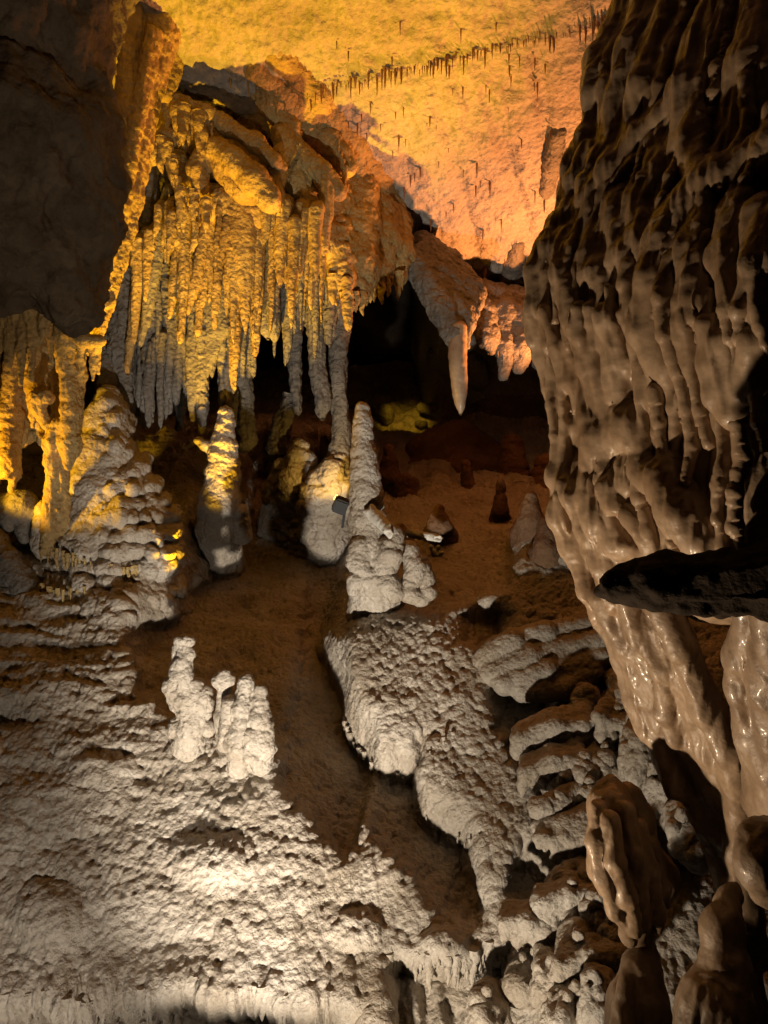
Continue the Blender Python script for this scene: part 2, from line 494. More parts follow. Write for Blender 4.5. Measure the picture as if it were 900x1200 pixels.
def grid_faces(nx, ny):
    i = np.arange(nx - 1)[:, None] * ny + np.arange(ny - 1)[None, :]
    return np.stack([i, i + ny, i + ny + 1, i + 1], -1).reshape(-1, 4)

def bottom_lip(px): return 1168 + 9 * np.sin(px * 0.021) + 5 * np.sin(px * 0.075 + 1)
def middle_lip(px): return 1128 - 0.10 * (px - 455) + 8 * np.sin(px * 0.05) + 4 * np.sin(px * 0.13)
def make_slope():
    look = slope_relief()
    xs = np.concatenate([np.arange(-4.2, -2.3, 0.03), np.arange(-2.3, 2.0, 0.0085), np.arange(2.0, 3.6, 0.04)])
    ss = np.concatenate([np.arange(0.0, 2.9, 0.03), np.arange(2.9, 8.4, 0.0085), np.arange(8.4, 12.4, 0.025)])
    X, S = np.meshgrid(xs, ss, indexing='ij')
    B = base_pos(X, S); h = look(X.ravel(), S.ravel())
    sh = X.shape
    p = B.reshape(-1, 3) + PN * h[:, None]
    px, py = proj(p)
    for (cx, cy, rx, ry, am) in ((489, 914, 10, 14, .07), (418, 1090, 34, 22, .04), (120, 905, 40, 20, .05), (250, 1010, 50, 30, .05), (60, 1080, 40, 40, .06), (520, 1110, 26, 20, .08)):
        t = np.sqrt(((px - cx) / rx) ** 2 + ((py - cy) / ry) ** 2)
        h = h + am * sstep(1.3, 0.35, t) * sstep(0.1, 1.0, S.ravel() / 2.0)
    lip1 = bottom_lip(px); lip2 = middle_lip(px)
    h = h - 0.22 * sstep(-2, 7, py - lip1) * sstep(440, 400, px)
    h = h - 0.22 * sstep(-2, 7, py - lip2) * sstep(440, 462, px) * sstep(650, 625, px)
    p = B.reshape(-1, 3) + PN * h[:, None]
    fc = grid_faces(*sh)
    n = vnormals(p, fc)
    q = p.astype(np.float32)
    warp = q + 0.016 * np.stack([perlin(q * 13, 30 + k) for k in range(3)], 1) + 0.05 * np.stack([perlin(q * 3, 40 + k) for k in range(3)], 1)
    px, py = proj(p)
    slope = sstep(8.3, 7.2, S.ravel())
    low = sstep(1100, 1185, py)
    big = 0.5 + 0.5 * np.clip(1.6 * fbm(q * 1.6, 2, 77), -1, 1)
    a = 0.014 * dome(warp * np.array([11, 7.5, 8.5], np.float32), 1) + (0.022 + 0.012 * big) * dome(warp * np.array([26, 17, 20], np.float32), 2) + 0.016 * dome(warp * np.array([46, 31, 36], np.float32), 3) + 0.005 * dome(warp * 90, 4)
    # terraces and lips on the upper left part of the slope
    ter = np.clip(fbm(q * np.array([1.8, 1.8, 8.0], np.float32), 3, 12) * 1.6, -1, 1)
    upl = sstep(-0.3, -0.9, q[:, 0]) * sstep(4.6, 5.6, S.ravel())
    a += 0.05 * ter * upl + 0.010 * ter * (1 - upl)
    # hanging drips along the bottom lip
    dr = (1 - np.abs(perlin(q * np.array([14, 3, 1.4], np.float32), 20)) * 2.2)
    a += 0.055 * np.clip(dr, 0, 1) * low
    a += 0.03 * fbm(q * 1.6, 2, 5)
    a = a * (0.35 + 0.65 * slope) + (1 - slope) * (0.12 * fbm(q * 2.6, 5, 8, 0.6) + 0.06 * dome(q * 3.1, 9))
    p = p + n * (a - 0.036)[:, None]
    o = place('flowstone_slope', p, fc, M_SLOPE)
    tag(o, kind='structure')
    return p
SLOPE = make_slope()
_spx, _spy = proj(SLOPE)
def ground_at(px, py, tol=5.0):
    m = (np.abs(_spx - px) < tol) & (np.abs(_spy - py) < tol)
    if not m.any(): return P(px, py, 5.5)
    q = SLOPE[m]; return q[np.argmin(q[:, 1])]
def depth_at(px, py): return float(ground_at(px, py)[1])

# ------------------------------------------------------------------ cave ceiling
def ceil_z(x, y): return 5.80 - 0.271 * y
def ceil_point(px, py):
    k = (600.0 - py) / F
    d = (5.80 - EYE) / (k + 0.271)
    return P(px, py, d)
def make_ceiling():
    xs = np.concatenate([np.arange(-6, -2.6, 0.08), np.arange(-2.6, 2.6, 0.014), np.arange(2.6, 5, 0.08)]); ys = np.concatenate([np.arange(-1.5, 4.2, 0.06), np.arange(4.2, 9.4, 0.016), np.arange(9.4, 13.5, 0.06)])
    X, Y = np.meshgrid(xs, ys, indexing='ij')
    q = np.stack([X, Y, X * 0], -1).reshape(-1, 3)
    px, py = proj(np.stack([X, Y, ceil_z(X, Y)], -1).reshape(-1, 3))
    h = 0.06 * fbm(q * 1.3, 4, 3) + 0.045 * fbm(q * 6, 5, 4, 0.66) + 0.016 * dome(q * 13, 6) + 0.008 * dome(q * 30, 7)
    # the crack with its step runs from (340, 90) to (720, 0)
    line = 92 - (px - 400) * 0.245 + 7 * perlin(np.stack([px * 0.02, px * 0, px * 0], 1), 9)
    dd = py - line
    h += 0.02 * sstep(-1, 3, dd) * sstep(230, 20, dd)
    # creases that run down the ceiling
    for (x0, y0, x1, y1, a) in ((570, 110, 620, 270, 0.05), (630, 60, 650, 250, 0.05), (520, 130, 560, 300, 0.04), (470, 150, 500, 280, 0.03)):
        t = np.clip((py - y0) / (y1 - y0), 0, 1); e = np.abs(px - (x0 + t * (x1 - x0)))
        h -= a * np.exp(-(e / 9) ** 2) * sstep(-25, 5, py - y0) * sstep(25, -5, py - y1)
    z = (ceil_z(X, Y).ravel() - h)
    z = z - 1.2 * sstep(8.7, 10.5, Y.ravel()) + 3.0 * sstep(6.9, 8.0, Y.ravel()) * sstep(0.62, 0.2, X.ravel())
    p = np.stack([X.ravel(), Y.ravel(), z], 1)
    o = place('cave_ceiling', p, grid_faces(len(xs), len(ys))[:, ::-1], M_CEIL)
    tag(o, kind='structure')
make_ceiling()


# ------------------------------------------------------------------ repeated little drips, copied from a few originals
def drip_variant(name, seed, mat, ratio=0.13, wob=0.35):
    r = ratio
    v, f, tr = spike_mesh([(np.array([0, 0, 0.12]), r * 0.9), (np.array([0, 0, 0]), r), (np.array([0, 0, -0.35]), r * 0.75), (np.array([0.01, 0, -0.75]), r * 0.45), (np.array([0.0, 0, -1.0]), r * 0.18)],
                          'none', 0, seed, sides=12, step=0.035, wob=wob)
    q = v.astype(np.float32) * np.array([1, 1, 1], np.float32)
    v = v * (1 + np.stack([0.35 * fbm(q * 5 + seed * 7, 3, seed), 0.35 * fbm(q * 5 + seed * 7 + 3, 3, seed), 0 * q[:, 0]], 1))
    me = bpy.data.meshes.new(name); me.from_pydata(v.tolist(), [], f[:, ::-1].tolist() + tr.tolist())
    me.polygons.foreach_set('use_smooth', np.ones(len(me.polygons), dtype=bool)); me.update(); me.materials.append(mat)
    return me
DRIPS = {m.name: [drip_variant('small_drip', 3 + i, m, 0.11 + 0.025 * i) for i in range(5)] for m in (M_GOLD, M_GREY, M_SLOPE)}
STRAWS = [drip_variant('straw', 11 + i, M_STRAW, 0.055 + 0.015 * i, wob=0.1) for i in range(3)]

def hang(name, me, px, py, d, length_px, label, cat, group, fat=1.0):
    o = bpy.data.objects.new(name, me); COL.objects.link(o)
    L = length_px * d / F
    o.location = [float(c) for c in P(px, py, d)]
    o.scale = (L * fat, L * fat, L); o.rotation_euler = (random.uniform(-.05, .05), random.uniform(-.05, .05), random.uniform(0, 6.28))
    return tag(o, label, cat, group)

def fringe(name, line, n, lens, mat, label, group, cat='stalactite', fat=1.0, jit=3.0):
    """small stalactites hung along a pixel polyline (px, py, depth)"""
    L = np.array(line, float); t = np.concatenate([[0], np.cumsum(np.hypot(*np.diff(L[:, :2], axis=0).T))])
    for i in range(n):
        u = t[-1] * (i + random.uniform(0.1, 0.9)) / n
        x, y, d = (np.interp(u, t, L[:, k]) for k in range(3))
        hang(name, random.choice(DRIPS[mat.name]), x, y + random.uniform(-jit, jit), d + random.uniform(-.03, .03), random.uniform(*lens) ,
             label, cat, group, fat * random.uniform(.8, 1.25))

def stalactite(px, d, mat, label, seed, group=None, style='drip', amp=0.9, name='stalactite', cat='stalactite', wob=0.1):
    pts = drip(px, d)
    if name == 'stalactite':                     # the root runs back into the rock it hangs from
        p0, r0 = pts[0]
        pts = [(p0 + np.array([0.0, 0.22, 0.10]), r0 * .7), (p0 + np.array([0.0, 0.10, 0.07]), r0)] + pts
    o = spike(name, pts, mat, style, amp, seed, wob=wob)
    return tag(o, label, cat, group)

# ------------------------------------------------------------------ soda straws on the ceiling
def straw(px, py, ln, label, group):
    o = bpy.data.objects.new('soda_straw', random.choice(STRAWS)); COL.objects.link(o)
    c = ceil_point(px, py); d = c[1]; L = ln * d / F
    o.location = [float(c[0]), float(d) - 0.02, float(c[2]) - 0.02]; o.scale = (L * 1.2, L * 1.2, L); o.rotation_euler = (0, 0, random.uniform(0, 6))
    tag(o, label, 'soda straw', group)
for i in range(165):
    px = 352 + i * 2.27 + random.uniform(-2.2, 2.2)
    py = 96 - (px - 400) * 0.245 + random.uniform(-3, 4)
    straw(px, py, random.choice((4, 5, 6, 8, 9, 11, 13, 17, 22)), 'thin brown soda straw in the row along the ceiling crack', 'soda straws along the ceiling crack')
n = 0
while n < 85:
    px = random.uniform(385, 660); py = random.uniform(10, 350)
    if py < 85 - (px - 400) * 0.245 + 14 and random.random() < 0.6: continue
    if px < 450 and py > 220: continue
    if py > 360 - abs(px - 600) * 0.5: continue
    straw(px, py, random.uniform(7, 17), 'lone thin soda straw scattered on the open orange ceiling', 'soda straws scattered over the ceiling')
    n += 1

# ------------------------------------------------------------------ the dark overhang at the upper left
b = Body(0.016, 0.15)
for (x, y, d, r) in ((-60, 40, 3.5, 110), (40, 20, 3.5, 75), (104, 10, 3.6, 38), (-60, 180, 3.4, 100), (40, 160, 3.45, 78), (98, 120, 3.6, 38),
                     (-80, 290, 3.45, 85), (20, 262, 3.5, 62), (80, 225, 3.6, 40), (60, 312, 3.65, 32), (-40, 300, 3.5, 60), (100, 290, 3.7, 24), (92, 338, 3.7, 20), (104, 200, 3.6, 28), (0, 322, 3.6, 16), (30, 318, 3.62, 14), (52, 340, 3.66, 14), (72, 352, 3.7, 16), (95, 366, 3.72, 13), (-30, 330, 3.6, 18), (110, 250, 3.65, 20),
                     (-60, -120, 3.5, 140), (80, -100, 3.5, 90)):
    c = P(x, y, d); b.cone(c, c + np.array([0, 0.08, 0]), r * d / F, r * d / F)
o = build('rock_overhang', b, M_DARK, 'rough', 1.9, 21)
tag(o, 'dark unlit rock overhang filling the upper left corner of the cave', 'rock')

# ------------------------------------------------------------------ golden drapery hanging beside the overhang
b = Body(0.009, 0.03)
b.rope([(205, -40, 4.75, 26), (190, 30, 4.7, 22), (172, 95, 4.65, 20), (160, 160, 4.6, 18), (148, 230, 4.6, 18), (132, 300, 4.6, 17), (120, 355, 4.6, 13), (108, 408, 4.6, 6)])
b.rope([(160, -30, 4.6, 16), (150, 60, 4.55, 11), (144, 130, 4.5, 10), (140, 190, 4.5, 7)])
b.rope([(180, 40, 4.55, 9), (158, 150, 4.5, 8), (142, 240, 4.5, 8), (126, 310, 4.52, 7)])
b.rope([(140, 230, 4.55, 12), (122, 300, 4.52, 11), (112, 350, 4.52, 9), (104, 385, 4.52, 5)])
b.rope([(215, -20, 4.9, 20), (206, 60, 4.9, 14), (192, 110, 4.9, 10)])
o = build('drapery', b, M_GOLD, 'rib', 1.0, 5)
tag(o, 'tall golden drapery slanting down beside the dark overhang', 'drapery')

# ------------------------------------------------------------------ golden fringe under the overhang, far left
b = Body(0.009, 0.02)
for (x0, y0, x1, y1) in ((-8, 328, 14, 342), (14, 342, 28, 328), (28, 328, 40, 352), (40, 352, 60, 358), (60, 358, 78, 388), (78, 388, 100, 398), (100, 398, 118, 400)):
    b.rope([(x0, y0, 4.35, 5), (x1, y1, 4.35, 5)])
    if x0 < 60: b.quad((x0, y0, 4.38), (x1, y1, 4.38), (x1 - 2, y1 + 16 + (x0 * 7) % 14, 4.55), (x0 - 2, y0 + 18 + (x0 * 5) % 16, 4.55), 0.018)
    for q in range(3):
        u = (q + .5) / 3; xx = x0 + (x1 - x0) * u; yy = y0 + (y1 - y0) * u; ll = 12 + ((x0 * 13 + q * 29) % 37)
        b.rope([(xx, yy, 4.37, 4), (xx - 1, yy + ll * .5, 4.42, 3.4), (xx, yy + ll, 4.44, 1.6)])
for (x, y, l, r) in ((-2, 350, 60, 9), (10, 350, 80, 8), (24, 340, 110, 8), (36, 355, 90, 7), (47, 360, 44, 5), (58, 365, 60, 5), (70, 390, 40, 6), (84, 395, 30, 5)):
    b.rope([(x, y, 4.5, r), (x + 2, y + l * .5, 4.55, r * .8), (x, y + l, 4.55, 2.5)])
o = build('drapery', b, M_GOLD, 'popcorn', 0.55, 15)
tag(o, 'gold rimmed scalloped drapery under the dark overhang at the far left', 'drapery')

# curtain behind it, left margin
b = Body(0.011, 0.03)
for i, (x, y0, y1, r) in enumerate(((-40, 330, 560, 20), (-14, 350, 590, 12), (2, 350, 530, 10), (14, 350, 575, 9), (27, 350, 520, 9), (38, 350, 500, 7), (47, 370, 520, 7), (57, 380, 470, 6), (-60, 330, 640, 26), (20, 350, 470, 8), (33, 350, 440, 7))):
    dd = 5.12 + ((i * 37) % 5 - 2) * 0.05
    b.rope([(x, y0 - 60, dd + .05, r * 1.2), (x + 3, y0 + 40, dd, r * .9), (x - 1, (y0 + y1) / 2 + 20, dd - .02, r), (x + 1, y1 - 25, dd, r * .8), (x, y1, dd, r * .3)])
b.rope([(5, 545, 5.0, 14), (12, 490, 5.08, 13)])
b.quad((-60, 330, 5.3), (70, 340, 5.3), (62, 500, 5.3), (-60, 560, 5.3), .04)
o = build('flowstone_curtain', b, M_GOLD, 'rib', 1.3, 33)
tag(o, 'brown ribbed curtain behind the gold fringe at the left margin', 'curtain')

# yellow column with mushroom knob
b = Body(0.008, 0.03)
b.rope([(72, 385, 4.85, 10), (78, 430, 4.85, 9), (82, 480, 4.85, 10), (82, 520, 4.85, 12), (80, 545, 4.82, 5)])
b.rope([(92, 400, 4.9, 8), (94, 440, 4.9, 6), (86, 500, 4.9, 9)])
b.rope([(70, 500, 4.87, 10), (62, 520, 4.87, 9), (60, 540, 4.9, 7), (60, 600, 4.95, 8), (58, 640, 5.0, 12)])
b.rope([(72, 520, 4.9, 6), (73, 560, 4.95, 6), (72, 620, 5.0, 8)])
b.rope([(44, 468, 4.85, 9), (54, 466, 4.85, 9)]); b.rope([(46, 478, 4.86, 8), (52, 495, 4.88, 5), (66, 505, 4.9, 8)])
o = build('column', b, M_GOLD, 'rib', 1.0, 41)
tag(o, 'yellow lit column with a mushroom shaped knob at the left', 'column')

# ------------------------------------------------------------------ layered hanging ledges (upper left middle)
t = empty('hanging_flowstone', P(290, 20, 5.3))
b = Body(0.0105, 0.05)
for pts in ([(205, -30, 5.2, 30), (250, 10, 5.2, 26), (285, 50, 5.3, 20), (330, 70, 5.4, 15), (368, 98, 5.5, 13)],
            [(215, 40, 5.1, 14), (255, 55, 5.1, 13), (300, 82, 5.15, 12), (345, 108, 5.25, 10), (362, 120, 5.3, 8)],
            [(258, 20, 5.2, 12), (262, 45, 5.15, 10), (255, 62, 5.1, 7)], [(282, 40, 5.15, 8), (300, 62, 5.15, 9), (320, 75, 5.2, 6)],
            [(290, 90, 5.2, 12), (318, 125, 5.2, 12), (340, 150, 5.25, 9), (352, 185, 5.3, 6)],
            [(225, 70, 5.5, 26), (270, 110, 5.5, 32), (310, 150, 5.5, 30), (345, 150, 5.5, 26)],
            [(285, 25, 4.8, 16), (330, 62, 4.93, 16), (372, 110, 5.22, 16), (405, 155, 5.52, 16), (440, 215, 6.05, 20), (468, 262, 6.4, 16)], [(300, 80, 5.0, 13), (360, 140, 5.35, 16), (410, 200, 5.8, 20), (440, 240, 6.1, 18)], [(240, -20, 4.8, 20), (290, 30, 4.95, 18)],
            [(270, 20, 5.6, 60), (320, 90, 5.7, 50)], [(370, 110, 5.6, 20), (350, 150, 5.6, 24)],
            ):
    b.rope(pts)
o = build('ledge', b, M_GOLD, 'popcorn', 0.8, 51, parent=t)
b = Body(0.0105, 0.04)
for pts in ([(188, 118, 5.05, 9), (212, 122, 5.0, 9), (240, 132, 5.0, 8), (262, 145, 5.05, 9), (300, 168, 5.05, 9), (322, 190, 5.05, 8)],
            [(185, 185, 5.05, 7), (200, 160, 5.05, 9), (215, 150, 5.1, 10)], [(158, 215, 5.0, 6), (178, 178, 5.02, 8), (196, 158, 5.05, 9)],
            [(212, 150, 5.4, 28), (250, 180, 5.4, 30), (290, 205, 5.4, 26)]):
    b.rope(pts)
build('ledge', b, M_GOLD, 'rib', 1.0, 52, parent=t)
b = Body(0.0105, 0.035)
for pts in ([(250, 172, 5.05, 10), (275, 190, 5.0, 13), (298, 210, 5.0, 14), (315, 235, 5.02, 12)], [(238, 178, 5.1, 8), (232, 200, 5.12, 10), (238, 228, 5.15, 8)],
            [(238, 182, 5.1, 7), (262, 200, 5.12, 12), (290, 225, 5.12, 14)], [(210, 190, 5.3, 14), (225, 225, 5.3, 16), (260, 240, 5.3, 18), (290, 255, 5.3, 16), (330, 245, 5.3, 14)],
            [(330, 130, 5.3, 14), (333, 165, 5.25, 13), (328, 200, 5.15, 10), (320, 240, 5.1, 9)], [(345, 180, 5.4, 14), (350, 215, 5.4, 16), (365, 245, 5.4, 14)],
            [(350, 130, 5.45, 12), (385, 165, 5.45, 14), (405, 195, 5.5, 12)], [(345, 175, 5.35, 9), (375, 200, 5.3, 10), (395, 225, 5.35, 9)], ):
    b.rope(pts)
build('ledge', b, M_GOLD, 'popcorn', 0.9, 53, parent=t)
tag(t, 'stepped ledges of golden flowstone hanging from the ceiling above the big stalactites', 'flowstone')

fringe('stalactite', [(190, 125, 5.0), (215, 130, 4.97), (250, 145, 5.0)], 11, (14, 46), M_GOLD, 'short golden stalactite in the row under the upper stepped ledge', 'stalactites under the upper ledge', fat=1.0)
fringe('stalactite', [(186, 168, 5.0), (200, 172, 5.0), (212, 225, 5.1), (250, 238, 5.1)], 14, (18, 55), M_GOLD, 'knobbly golden stalactite under the middle of the stepped ledges', 'stalactites under the middle ledges', fat=1.1)
fringe('stalactite', [(350, 100, 5.2), (372, 120, 5.3), (392, 150, 5.4), (405, 200, 5.4)], 16, (12, 40), M_GOLD, 'thin stalactite at the end of the ledges where they meet the ceiling', 'stalactites where ledges meet the ceiling', fat=.8)
fringe('stalactite', [(255, 70, 5.05), (300, 95, 5.08), (340, 120, 5.15)], 9, (8, 26), M_GOLD, 'tiny golden drip on the lip of the topmost ledge', 'drips on the topmost ledge', fat=.8)

# ------------------------------------------------------------------ curtain of grey ribs with golden blades
b = Body(0.0095, 0.012)
ribs = [(150, 210, 500, 9), (160, 180, 470, 9), (172, 200, 455, 10), (184, 190, 500, 9), (197, 200, 480, 9), (210, 210, 500, 9), (222, 210, 470, 10),
        (236, 220, 505, 9), (250, 230, 490, 9), (262, 250, 470, 8), (272, 250, 495, 8), (206, 230, 440, 7), (178, 250, 420, 7), (282, 260, 450, 7), (140, 300, 455, 9), (128, 340, 470, 9)]
for i, (x, y0, y1, r) in enumerate(ribs):
    j = (i * 37) % 11 - 5
    dd = 5.8 + ((i * 53) % 7 - 3) * 0.06
    if i in (3, 8): continue
    b.rope([(x + (230 - x) * 0.25, y0 - 30, dd + .05, r), (x + j * .6, y0 + 60, dd, r * .9), (x + j, (y0 + y1) / 2 + 30, dd - .02, r * 1.0), (x + j * .5, y1 - 25, dd, r * .75), (x, y1, dd, r * .35)])
b.quad((165, 200, 6.05), (285, 230, 6.05), (282, 420, 6.05), (150, 420, 6.05), 0.05)
b.quad((150, 215, 5.9), (235, 150, 5.9), (300, 250, 5.9), (165, 300, 5.9), 0.05)
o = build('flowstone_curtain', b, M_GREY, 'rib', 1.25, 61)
tag(o, 'grey curtain of fused ribs below the golden ledges', 'curtain')

b = Body(0.0095, 0.03)   # the smooth plate in the curtain
b.quad((236, 262, 5.6), (262, 300, 5.58), (264, 385, 5.58), (224, 400, 5.6), 0.035)
b.tri((224, 395, 5.6), (262, 390, 5.58), (226, 470, 5.6), 0.03)
b.rope([(226, 400, 5.6, 7), (222, 450, 5.6, 6), (226, 492, 5.62, 3)])
o = build('drapery', b, M_GREY, 'rough', 0.35, 63)
tag(o, 'flat brown drapery plate tapering down in the middle of the grey curtain', 'drapery')

for i, (pts, d, lab) in enumerate((
    ([(200, 225, 9), (192, 260, 8), (182, 310, 7), (173, 360, 6), (164, 408, 3)], 5.45, 'long thin golden blade at the left side of the grey curtain'),
    ([(222, 240, 8), (214, 280, 8), (205, 330, 7), (197, 375, 3)], 5.4, 'golden blade stalactite second from the left over the curtain'),
    ([(245, 255, 8), (238, 290, 8), (228, 335, 7), (220, 370, 3)], 5.38, 'golden blade stalactite left of the smooth brown plate'),
    ([(252, 240, 9), (246, 290, 7), (240, 330, 5), (236, 362, 3)], 5.4, 'slender golden stalactite hanging in front of the brown plate'),
    ([(215, 300, 6), (212, 350, 6), (209, 400, 3)], 5.5, 'dull gold stalactite ending among the grey ribs'),
    ([(282, 235, 22), (283, 280, 19), (286, 325, 12), (288, 360, 7), (288, 394, 2.5)], 5.3, 'largest golden cone stalactite in the middle of the cluster'),
    ([(302, 300, 8), (301, 350, 8), (300, 395, 6), (298, 420, 2.5)], 5.4, 'golden stalactite right beside the largest cone'),
    ([(312, 215, 9), (311, 250, 7), (310, 270, 5), (308, 288, 2.5)], 5.05, 'bright tooth shaped golden stalactite at the tip of the lowest ledge'),
    ([(322, 225, 6), (320, 250, 4), (319, 270, 2)], 5.06, 'small bright tooth right of the tip of the lowest ledge'),
    ([(332, 240, 12), (331, 280, 10), (329, 310, 6), (328, 337, 2.5)], 5.25, 'golden cone stalactite above the left gap in the columns'),
    ([(343, 255, 7), (342, 285, 6), (341, 314, 2)], 5.3, 'short golden spike between two longer gold cones'),
    ([(354, 245, 11), (353, 280, 9), (352, 305, 5), (351, 327, 2)], 5.28, 'pointed golden cone stalactite above the black gap'),
    ([(370, 250, 9), (369, 285, 7), (368, 318, 2.5)], 5.35, 'golden stalactite beside the rough yellow ceiling lip'),
    ([(383, 210, 9), (382, 250, 8), (380, 285, 5), (379, 302, 2)], 5.3, 'slim golden stalactite on the left edge of the yellow ceiling lip'),
    ([(318, 290, 8), (318, 340, 9), (320, 380, 8), (321, 402, 5)], 5.7, 'grey broken stalactite left of the black gap'),
    ([(310, 300, 8), (309, 350, 9), (312, 390, 7), (314, 398, 4)], 5.75, 'stubby grey stalactite behind the golden cones'),
    ([(337, 320, 7), (338, 370, 8), (336, 405, 6), (334, 430, 2)], 5.8, 'thin grey stalactite with a pointed tip in the gap'),
    ([(165, 300, 7), (160, 350, 7), (153, 400, 6), (150, 440, 3)], 5.5, 'brown gold rib at the left end of the curtain'),
    ([(178, 315, 6), (176, 350, 6), (172, 385, 3)], 5.45, 'short dull gold blade over the left grey ribs'),
    ([(276, 330, 7), (276, 380, 7), (275, 420, 6), (273, 462, 2.5)], 5.55, 'long golden brown stalactite at the right end of the curtain'),
    )):
    stalactite(pts, d, M_GREY if 'grey' in lab else M_GOLD, lab, 100 + i, 'large stalactites of the cluster')

# many smaller blades crowd the cluster
rr = random.Random(21)
top = np.array([(150, 290), (180, 270), (200, 250), (240, 268), (300, 275), (330, 262), (388, 235)], float)
for i in range(46):
    x = 158 + 230 * (i + rr.random()) / 46; y0 = float(np.interp(x, top[:, 0], top[:, 1])) + rr.uniform(-12, 25)
    ln = rr.choice((22, 30, 40, 55, 80, 120)) * rr.uniform(.8, 1.2); y1 = min(y0 + ln, 405); d = rr.uniform(5.18, 5.5); r = rr.uniform(4, 8) * (0.7 + ln / 180)
    stalactite([(x + 4, y0 - 14, r), (x + 2, y0 + 8, r * .9), (x + rr.uniform(-1, 2), (y0 + y1) / 2, r * .62), (x - 2, y1 - 8, r * .3), (x - 2 + rr.uniform(-1, 1), y1, 1.0)], d, M_GOLD,
               'small pointed golden stalactite crowded among the larger ones of the cluster', 600 + i, 'small golden stalactites of the cluster', wob=.2)
for i in range(30):
    x = 138 + 160 * (i + rr.random()) / 30; y1 = rr.uniform(425, 512); y0 = y1 - rr.uniform(70, 150); d = rr.uniform(5.6, 5.76); r = rr.uniform(3.5, 6.5)
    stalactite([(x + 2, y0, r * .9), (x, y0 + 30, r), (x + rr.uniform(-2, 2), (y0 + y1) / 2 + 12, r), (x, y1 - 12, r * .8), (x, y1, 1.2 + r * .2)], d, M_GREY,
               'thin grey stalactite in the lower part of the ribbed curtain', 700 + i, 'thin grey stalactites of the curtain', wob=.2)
for i in range(22):
    x = 306 + 92 * (i + rr.random()) / 22; y0 = rr.uniform(270, 320); y1 = y0 + rr.uniform(35, 120); d = rr.uniform(5.55, 5.9); r = rr.uniform(4, 7)
    stalactite([(x + 2, y0 - 14, r), (x, y0 + 15, r), (x, (y0 + y1) / 2, r * .7), (x - 1, y1, 1.0)], d, M_GREY,
               'small grey stalactite between the long columns above the black gap', 760 + i, 'small grey stalactites above the gap', wob=.2)

# ------------------------------------------------------------------ columns and long stalactites in the middle
for i, (pts, d, lab, nm) in enumerate((
    ([(398, 330, 12), (397, 380, 11), (396, 430, 10), (398, 480, 10), (399, 515, 11), (397, 545, 14), (395, 590, 18)], 6.0, 'full ribbed column left of the black opening', 'column'),
    ([(374, 280, 13), (372, 330, 11), (371, 380, 10), (372, 430, 9), (377, 470, 9), (378, 492, 6)], 5.9, 'long grey stalactite hanging just left of the ribbed column', 'stalactite'),
    ([(350, 330, 8), (347, 390, 8), (346, 440, 7), (349, 488, 4)], 6.1, 'thin grey stalactite second left of the ribbed column', 'stalactite'),
    ([(284, 380, 10), (284, 430, 9), (285, 480, 10), (286, 530, 14)], 6.1, 'dim brown column at the right end of the curtain', 'column'),
    ([(340, 462, 8), (334, 490, 10), (327, 515, 12), (322, 540, 15)], 6.2, 'broken leaning stump among the columns', 'stalagmite'),
    ([(362, 300, 6), (361, 350, 6), (360, 385, 2.5)], 5.9, 'short grey stalactite tucked between the long ones', 'stalactite'),
    ([(386, 300, 8), (387, 360, 7), (386, 405, 3)], 5.8, 'brown stalactite against the left side of the ribbed column', 'stalactite'),
    ([(408, 330, 6), (408, 360, 5), (408, 388, 2)], 5.5, 'gold drip on the lip above the black opening', 'stalactite'),
    )):
    stalactite(pts, d, M_GOLD if 'gold' in lab else M_GREY, lab, 140 + i, name=nm, cat=nm, amp=1.3, style='rib')

# ------------------------------------------------------------------ rough yellow lip of the ceiling over the opening
b = Body(0.012, 0.06)
for pts in ([(385, 190, 5.75, 24), (390, 240, 5.7, 22), (398, 290, 5.6, 18), (404, 330, 5.55, 12)], [(410, 220, 5.9, 30), (415, 270, 5.8, 26), (420, 315, 5.7, 20), (420, 345, 5.65, 10)],
            [(440, 250, 6.1, 26), (445, 290, 6.0, 22), (446, 318, 5.9, 12)], [(462, 265, 6.2, 18), (468, 300, 6.1, 14), (466, 325, 6.05, 7)], [(390, 170, 5.9, 26), (450, 235, 6.3, 28)],
            [(370, 230, 5.6, 16), (380, 290, 5.5, 12)]):
    b.rope(pts)
o = build('ceiling_lip', b, M_GOLD, 'popcorn', 1.2, 71)
tag(o, 'rough yellow lip of ceiling flowstone above the black opening', 'flowstone')
fringe('stalactite', [(384, 320, 5.55), (408, 345, 5.5), (424, 348, 5.6), (440, 325, 5.8), (455, 322, 5.95), (474, 318, 6.0)], 26, (8, 32), M_GOLD, 'small stalactite fringing the yellow lip above the black opening', 'stalactites fringing the lip', fat=1.15)

# fin with its long pale stalactite
b = Body(0.011, 0.05)
b.quad((474, 298, 6.25), (500, 290, 6.4), (560, 345, 6.2), (545, 372, 6.0), 0.05)
b.quad((474, 300, 6.25), (545, 372, 6.0), (537, 400, 5.95), (522, 380, 6.0), 0.05)
b.rope([(478, 300, 6.2, 10), (500, 332, 6.1, 11), (520, 365, 6.0, 12), (532, 390, 5.95, 11), (536, 405, 5.95, 9)])
b.rope([(555, 335, 6.25, 9), (556, 355, 6.15, 8), (548, 380, 6.0, 8), (540, 400, 5.95, 8)])
b.rope([(495, 285, 6.5, 14), (525, 310, 6.5, 16), (552, 335, 6.4, 12)])
o = build('drapery', b, M_GREY, 'rib', 1.2, 75)
tag(o, 'grey fin of rock curving down from the orange ceiling to a pale stalactite', 'drapery')
stalactite([(537, 385, 10), (536, 415, 10.5), (537, 440, 9.5), (539, 465, 7), (540, 486, 3)], 5.92, M_WET, 'pale blunt stalactite hanging from the tip of the grey fin', 181, amp=0.35, style='popcorn', wob=0.03)

